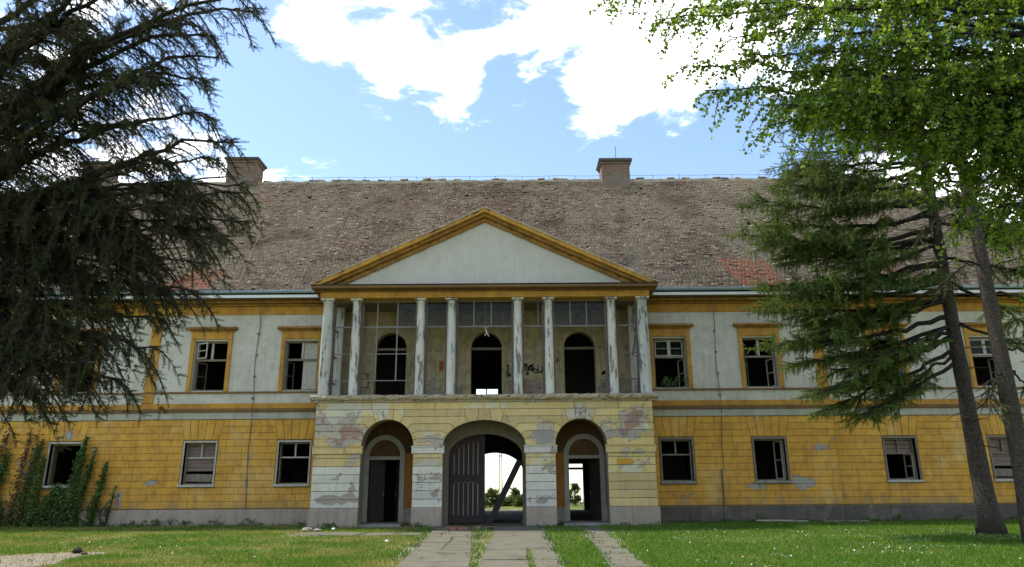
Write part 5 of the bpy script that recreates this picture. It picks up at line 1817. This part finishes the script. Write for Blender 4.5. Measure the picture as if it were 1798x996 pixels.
# ------------------------------------------------------------------ small things
def beam_and_rubble():
    t = thing('fallen_beam', (.3, 28.45, 0), 'dark charred timber beam leaning across the open gateway', 'beam')
    Bag().beam((.14, 28.4, .03), (1.36, 28.75, 2.42), .24, .14, (0, 1, 0)).obj('timber', M['black'], t)
    Bag().beam((.95, 28.5, 1.4), (1.22, 28.52, 1.15), .05, .05).obj('broken_batten', M['black'], t)
    labels = ['largest red brick lying in the path before the gate', 'broken red brick left of the grass seam before the gate', 'red brick fragment nearest the closed gate leaf',
              'small red brick piece at the head of the grass seam', 'pale red brick chip right of the grass seam', 'red brick chip at the foot of the left gate pier']
    spots = [(-.62, 25.5, .26, .13), (-.95, 25.6, .22, .12), (-.78, 26.1, .2, .1), (-.15, 25.9, .2, .12), (.25, 26.2, .16, .1), (-1.2, 26.0, .12, .09)]
    for lb, (x, y, l, h) in zip(labels, spots):
        a = random.uniform(0, 3)
        v = []
        for sx in (-1, 1):
            for sy in (-1, 1):
                for sz in (0, 1):
                    px, py = sx * l / 2 * random.uniform(.8, 1.1), sy * .07 * random.uniform(.8, 1.2)
                    v.append((x + px * math.cos(a) - py * math.sin(a), y + px * math.sin(a) + py * math.cos(a), .03 + sz * h * random.uniform(.7, 1)))
        mesh_obj('brick', v, [(0, 1, 3, 2), (4, 6, 7, 5), (0, 4, 5, 1), (2, 3, 7, 6), (0, 2, 6, 4), (1, 5, 7, 3)], M['brick'], None,
                 label=lb, cat='brick', group='loose bricks before the gate')

    def rock(name, x, y, z, sx, sy, sz, mat, label, cat, seed, group=None):
        rng = np.random.default_rng(seed)
        n, m = 9, 6
        v = [(x, y, z)]
        v = []
        for i in range(m + 1):
            th = math.pi * i / m
            for k in range(n):
                ph = 2 * math.pi * k / n
                q = rng.uniform(.8, 1.15)
                v.append((x + sx * math.sin(th) * math.cos(ph) * q, y + sy * math.sin(th) * math.sin(ph) * q, max(0.0, z + sz * .5 + sz * .6 * math.cos(th) * q)))
        f = [(i * n + k, i * n + (k + 1) % n, (i + 1) * n + (k + 1) % n, (i + 1) * n + k) for i in range(m) for k in range(n)]
        mesh_obj(name, v, f, M[mat], None, label=label, cat=cat, group=group)

    rock('stone', 1.78, 27.25, .0, .16, .12, .16, 'stone', 'grey stone lump at the foot of the right gate pier', 'stone', 1)
    rock('stone', 2.15, 27.2, .0, .13, .1, .2, 'stone', 'upright pale stone beside the right gate pier', 'stone', 2)
    rock('stone', -1.75, 27.2, .0, .14, .12, .14, 'stone', 'grey stone at the foot of the left gate pier', 'stone', 3)
    rock('charred_lump', -9.5, 18.25, .0, .12, .1, .13, 'black', 'small black charred lump on the sandy strip at left', 'lump', 4)
    rock('charred_piece', -9.12, 17.9, .0, .09, .05, .05, 'black', 'thin dark fragment beside the black lump on the sand', 'fragment', 5)
    rock('charred_lump', .28, 26.0, .03, .12, .06, .06, 'black', 'small black lump on the path right of the grass seam', 'lump', 6)
    rock('stone', -6.0, 25.6, .0, .2, .12, .14, 'stone', 'mossy stone beside the left corner of the portico', 'stone', 7)
    rock('stone', -5.6, 25.5, .0, .14, .1, .1, 'stone', 'smaller stone in the weeds before the left portico pier', 'stone', 9)
    rock('litter', -5.15, 25.86, .05, .07, .06, .06, 'litter', 'white scrap of litter before the left arch', 'litter', 8)
    rock('litter', -2.35, 20.4, .05, .06, .05, .05, 'litter', 'white scrap of litter in the left lawn near the path', 'litter', 10)
    # broken pale boards along the foot of the right wing
    Bag().beam((10.55, 29.0, .10), (12.0, 28.95, .08), .22, .05).obj('broken_board', M['string'], None, label='pale broken board lying at the foot of the dark right plinth', cat='board', group='boards under the right wing')
    Bag().beam((12.05, 28.85, .07), (12.5, 28.95, .06), .2, .05).obj('broken_board', M['string'], None, label='short pale board end beside the longer broken board', cat='board', group='boards under the right wing')
    Bag().beam((13.2, 29.05, .05), (15.0, 29.1, .05), .1, .04).obj('broken_board', M['stone'], None, label='thin grey lath along the plinth under the right-hand trees', cat='board', group='boards under the right wing')
    # dry forked twig by the ivy
    t = thing('dead_branch', (-15.2, 29.35, 0), 'bare forked dead branch leaning on the plinth right of the ivy', 'branch')
    Bag().tube([(-15.05, 29.1, 0), (-15.25, 29.3, .5), (-15.6, 29.45, .95)], [.035, .028, .012], 6).obj('stem', M['bark_dark'], t)
    Bag().tube([(-15.25, 29.3, .5), (-15.1, 29.4, .85), (-15.08, 29.48, 1.0)], [.024, .018, .008], 6).obj('fork', M['bark_dark'], t)
    # wet planks in the gateway
    Bag().box(.3, 1.3, 29.8, 30.1, .013, .12, .02).obj('rotten_plank', M['black'], None, label='rotten black plank on the floor of the gateway passage', cat='plank')


beam_and_rubble()


def sapling():
    """plant growing out of the first upper window right of the portico"""
    rng = np.random.default_rng(3)
    x, y, z = 7.75, 29.45, 5.33
    t = thing('sapling', (x, y, z), 'small feathery sapling growing in the upper window right of the portico', 'plant')
    wood, sp = [], Sprigs()
    for i in range(9):
        a = rng.uniform(-1.2, 1.2)
        l = rng.uniform(.45, .8)
        q = np.array((x + math.sin(a) * l, y - rng.uniform(0, .25), z + math.cos(a) * l * .7))
        c = bez((x, y, z), ((x + q[0]) / 2, y - .05, z + l * .6), q, 9)
        wood.append((c, [.008 - .0008 * k for k in range(9)]))
        for j in range(2, 9):
            for s in (-1, 1):
                sp.add(c[j], np.array((.3 * s, rng.normal(0, .2), .1 + s * .5)), .14, .045)
    wood_obj('stems', wood, 'bark_dark', t, 4)
    V, F = sp.build(*leaf_template(), rng)
    array_obj('leaves', V, F, M['fern'], t)


sapling()


def ivy(x_bot, x_top, z_top, width, label, seed, n, dry=False, z_bot=0.0, y=29.5):
    rng = np.random.default_rng(seed)
    t = thing('ivy_vine', (x_bot, y, z_bot), label, 'ivy', 'ivy on the left wing')
    wood, sp = [], Sprigs()
    for k in range(3):
        o = rng.uniform(-.3, .3) * width
        c = bez((x_bot + o, y, z_bot), (x_bot + o * 1.5 + (x_top - x_bot) * .3, y, z_bot + (z_top - z_bot) * .5), (x_top + o * .4, y, z_top - k * .2), 12)
        c[:, 1] += rng.normal(0, .01, 12)
        wood.append((c, [.018 - .0012 * i for i in range(12)]))
    for _ in range(n):
        u = rng.random() ** 1.15
        c = wood[rng.integers(0, 3)][0]
        q = u * 11; a = int(min(q, 10)); p = c[a] + (c[a + 1] - c[a]) * (q - a)
        w = width * (.75 - .6 * u) * (1 + .5 * math.sin(u * 17 + seed))
        p = p + np.array((rng.normal(0, w * .42), -abs(rng.normal(0, .07 + .10 * (1 - u))) - .02, rng.normal(0, .08)))
        p[2] = max(p[2], .03)
        sp.add(p, np.array((rng.normal(0, .7), -.55, -.7 + rng.normal(0, .5))), rng.uniform(.06, .11), rng.uniform(.05, .085))
    wood_obj('stems', wood, 'bark_dark', t, 4)
    V, F = sp.build(*leaf_template(), rng)
    array_obj('leaves', V, F, M['dry_ivy' if dry else 'ivy'], t)


ivy(-20.3, -19.5, 3.95, .45, 'reddish dry ivy strand climbing at the far left edge', 1, 520, True)
ivy(-19.9, -19.35, 3.0, .75, 'dark green ivy column at the far left of the wall', 2, 1300)
ivy(-18.9, -18.55, 3.9, .22, 'thin reddish dry vine climbing left of the ivy-hung window', 3, 420, True)
ivy(-18.75, -18.1, 3.55, .55, 'green ivy strand just left of the ivy-hung window', 4, 800)
ivy(-18.1, -17.95, 2.9, .4, 'narrow ivy strand on the left jamb of the ivy-hung window', 5, 650)
ivy(-17.2, -17.2, 1.62, 1.5, 'bushy ivy mass filling the wall under the left ground-floor window', 6, 2100)
ivy(-16.6, -16.3, 3.5, .62, 'tall ivy strand on the right jamb of the ivy-hung window', 7, 1700)
ivy(-16.25, -15.85, 3.0, .35, 'second ivy strand right of the ivy-hung window', 8, 900)
ivy(-15.75, -15.35, 2.5, .38, 'slim upright ivy strand nearest the bare yellow wall', 9, 1000)
ivy(-15.1, -14.85, 1.6, .12, 'short thin ivy shoot beside the forked dead branch', 10, 150)
ivy(-18.45, -18.3, 3.7, .16, 'thin dry reddish stem between two green ivy strands', 12, 260, True)
ivy(-19.2, -19.2, .95, 1.7, 'low dense ivy mound at the foot of the wall far left', 11, 1000)


# ------------------------------------------------------------------ grass
def inside(poly, x, y):
    r = np.zeros(len(x), bool)
    n = len(poly)
    for i in range(n):
        (x0, y0), (x1, y1) = poly[i], poly[(i + 1) % n]
        c = ((y0 > y) != (y1 > y)) & (x < (x1 - x0) * (y - y0) / (y1 - y0 + 1e-12) + x0)
        r ^= c
    return r


def vnoise(x, y, s, seed):
    rng = np.random.default_rng(seed)
    g = rng.random((128, 128))
    xi, yi = x / s + 50, y / s + 50
    a, b_ = np.floor(xi).astype(int) % 127, np.floor(yi).astype(int) % 127
    fx, fy = xi - np.floor(xi), yi - np.floor(yi)
    fx, fy = fx * fx * (3 - 2 * fx), fy * fy * (3 - 2 * fy)
    return (g[a, b_] * (1 - fx) + g[a + 1, b_] * fx) * (1 - fy) + (g[a, b_ + 1] * (1 - fx) + g[a + 1, b_ + 1] * fx) * fy


def grass():
    rng = np.random.default_rng(77)
    n = 330000
    y = 12.5 + 17.2 * rng.random(n) ** 1.25
    hw = 4 + y * .78
    x = 1.1 + (rng.random(n) * 2 - 1) * hw
    keep = np.ones(n, bool)
    for p in SLABS:
        px = [q[0] for q in p]; py = [q[1] for q in p]
        m = (x > min(px)) & (x < max(px)) & (y > min(py)) & (y < max(py))
        idx = np.where(m)[0]
        pp = p if area2(p) > 0 else p[::-1]
        ins = inside(inset_poly(pp, .035), x[idx], y[idx])
        ins &= rng.random(len(ins)) > (.10 if len(p) == 50 else .015)
        keep[idx[ins]] = False
    keep &= ~((np.abs(x) < 6.6) & (y > 27.45))
    keep &= ~((np.abs(x) < 14.2) & (y > 29.28)) & (y < 29.5)
    thin = vnoise(x, y, 1.7, 3) * .6 + vnoise(x, y, .5, 4) * .4
    keep &= rng.random(n) < np.clip(1.75 - thin * 1.5, .25, 1)
    x, y, thin = x[keep], y[keep], thin[keep]
    n = len(x)
    # taller weeds along the walls and in the seams
    wall = np.where(np.abs(x) < 6.7, 27.5, np.where(np.abs(x) < 14.2, 29.3, 29.5))
    tall = np.exp(-np.maximum(wall - y, 0) / .28)
    h = (.045 + .05 * rng.random(n)) * (1.25 - .6 * thin) * (1 + 3.4 * tall * rng.random(n) ** 2 * np.clip(vnoise(x, y, .6, 12) * 2.4 - .5, .1, 1.5)) * np.where(x > 2.3, 1.15, .9)
    a = rng.random(n) * 6.283
    w = .008 + .006 * rng.random(n)
    lx, ly = rng.normal(0, .45, n) * h, rng.normal(0, .45, n) * h
    V = np.zeros((n, 3, 3))
    V[:, 0] = np.stack([x - np.cos(a) * w, y - np.sin(a) * w, np.zeros(n)], 1)
    V[:, 1] = np.stack([x + np.cos(a) * w, y + np.sin(a) * w, np.zeros(n)], 1)
    V[:, 2] = np.stack([x + lx, y + ly, h], 1)
    F = np.arange(n * 3).reshape(-1, 3)
    array_obj('grass', V.reshape(-1, 3), F, M['grass'], None, label='short patchy green grass covering the lawn before the house', cat='grass', kind='stuff')
    # daisies, mostly on the right hand lawn
    m = 5200
    dx = np.where(rng.random(m) < .85, rng.uniform(2.4, 20, m), rng.uniform(-14, -2, m)); dy = rng.uniform(13.5, 24, m)
    ok = (vnoise(dx, dy, 1.1, 9) * .6 + vnoise(dx, dy, .35, 19) * .4 > .58) & ~((dx > 2.6) & (dx < 4.4) & (np.abs(dx - 3.28 - (dy - 14) * .045) < .45))
    dx, dy = dx[ok], dy[ok]; m = len(dx)
    k = 6
    V = np.zeros((m, k, 3))
    dz = rng.uniform(.06, .11, m); rr = rng.uniform(.009, .017, m); tx, ty = rng.normal(0, .5, m), rng.normal(-.5, .4, m)
    for i in range(k):
        ca, sa = math.cos(i * 6.283 / k), math.sin(i * 6.283 / k)
        V[:, i] = np.stack([dx + ca * rr, dy + sa * rr, dz + (ca * tx + sa * ty) * rr], 1)
    array_obj('daisies', V.reshape(-1, 3), np.arange(m * k).reshape(-1, k), M['daisy'], None, label='scattered white daisies in the lawn right of the path', cat='flowers', kind='stuff')


grass()


def weeds():
    """ragged weeds and docks along the foot of the walls"""
    rng = np.random.default_rng(91)
    sp = Sprigs()
    for _ in range(150):
        x = rng.uniform(-20, 22)
        ax = abs(x)
        if ax < 5.0 and not (2.0 < ax < 2.6): continue
        y = (27.45 if ax < 6.6 else 29.27 if ax < 14.2 else 29.46) - abs(rng.normal(0, .12))
        h = rng.uniform(.04, .10) + .24 * rng.random() ** 3 * (1.3 if -14 < x < -6 else .9)
        for _ in range(rng.integers(8, 26)):
            sp.add(np.array((x + rng.normal(0, .12), y - abs(rng.normal(0, .05)), rng.uniform(.01, h * .6))), np.array((rng.normal(0, .6), rng.normal(-.2, .5), 1.0)), h * rng.uniform(.3, .8), rng.uniform(.03, .07))
    for _ in range(70):                                     # seams of the paving
        y = rng.uniform(14, 26.5)
        x = rng.choice((.28 - (y - 14.8) * .03, -1.25 - (y - 14.8) * .045, 2.1, 3.0 + (y - 14) * .045))
        for _ in range(7):
            sp.add(np.array((x + rng.normal(0, .08), y + rng.normal(0, .12), .02)), np.array((rng.normal(0, .7), rng.normal(0, .5), 1.0)), rng.uniform(.06, .15), .03)
    V, F = sp.build(*leaf_template(), rng)
    array_obj('weeds', V, F, M['fern'], None, label='ragged green weeds along the foot of the walls and paving', cat='weeds', kind='stuff')


weeds()
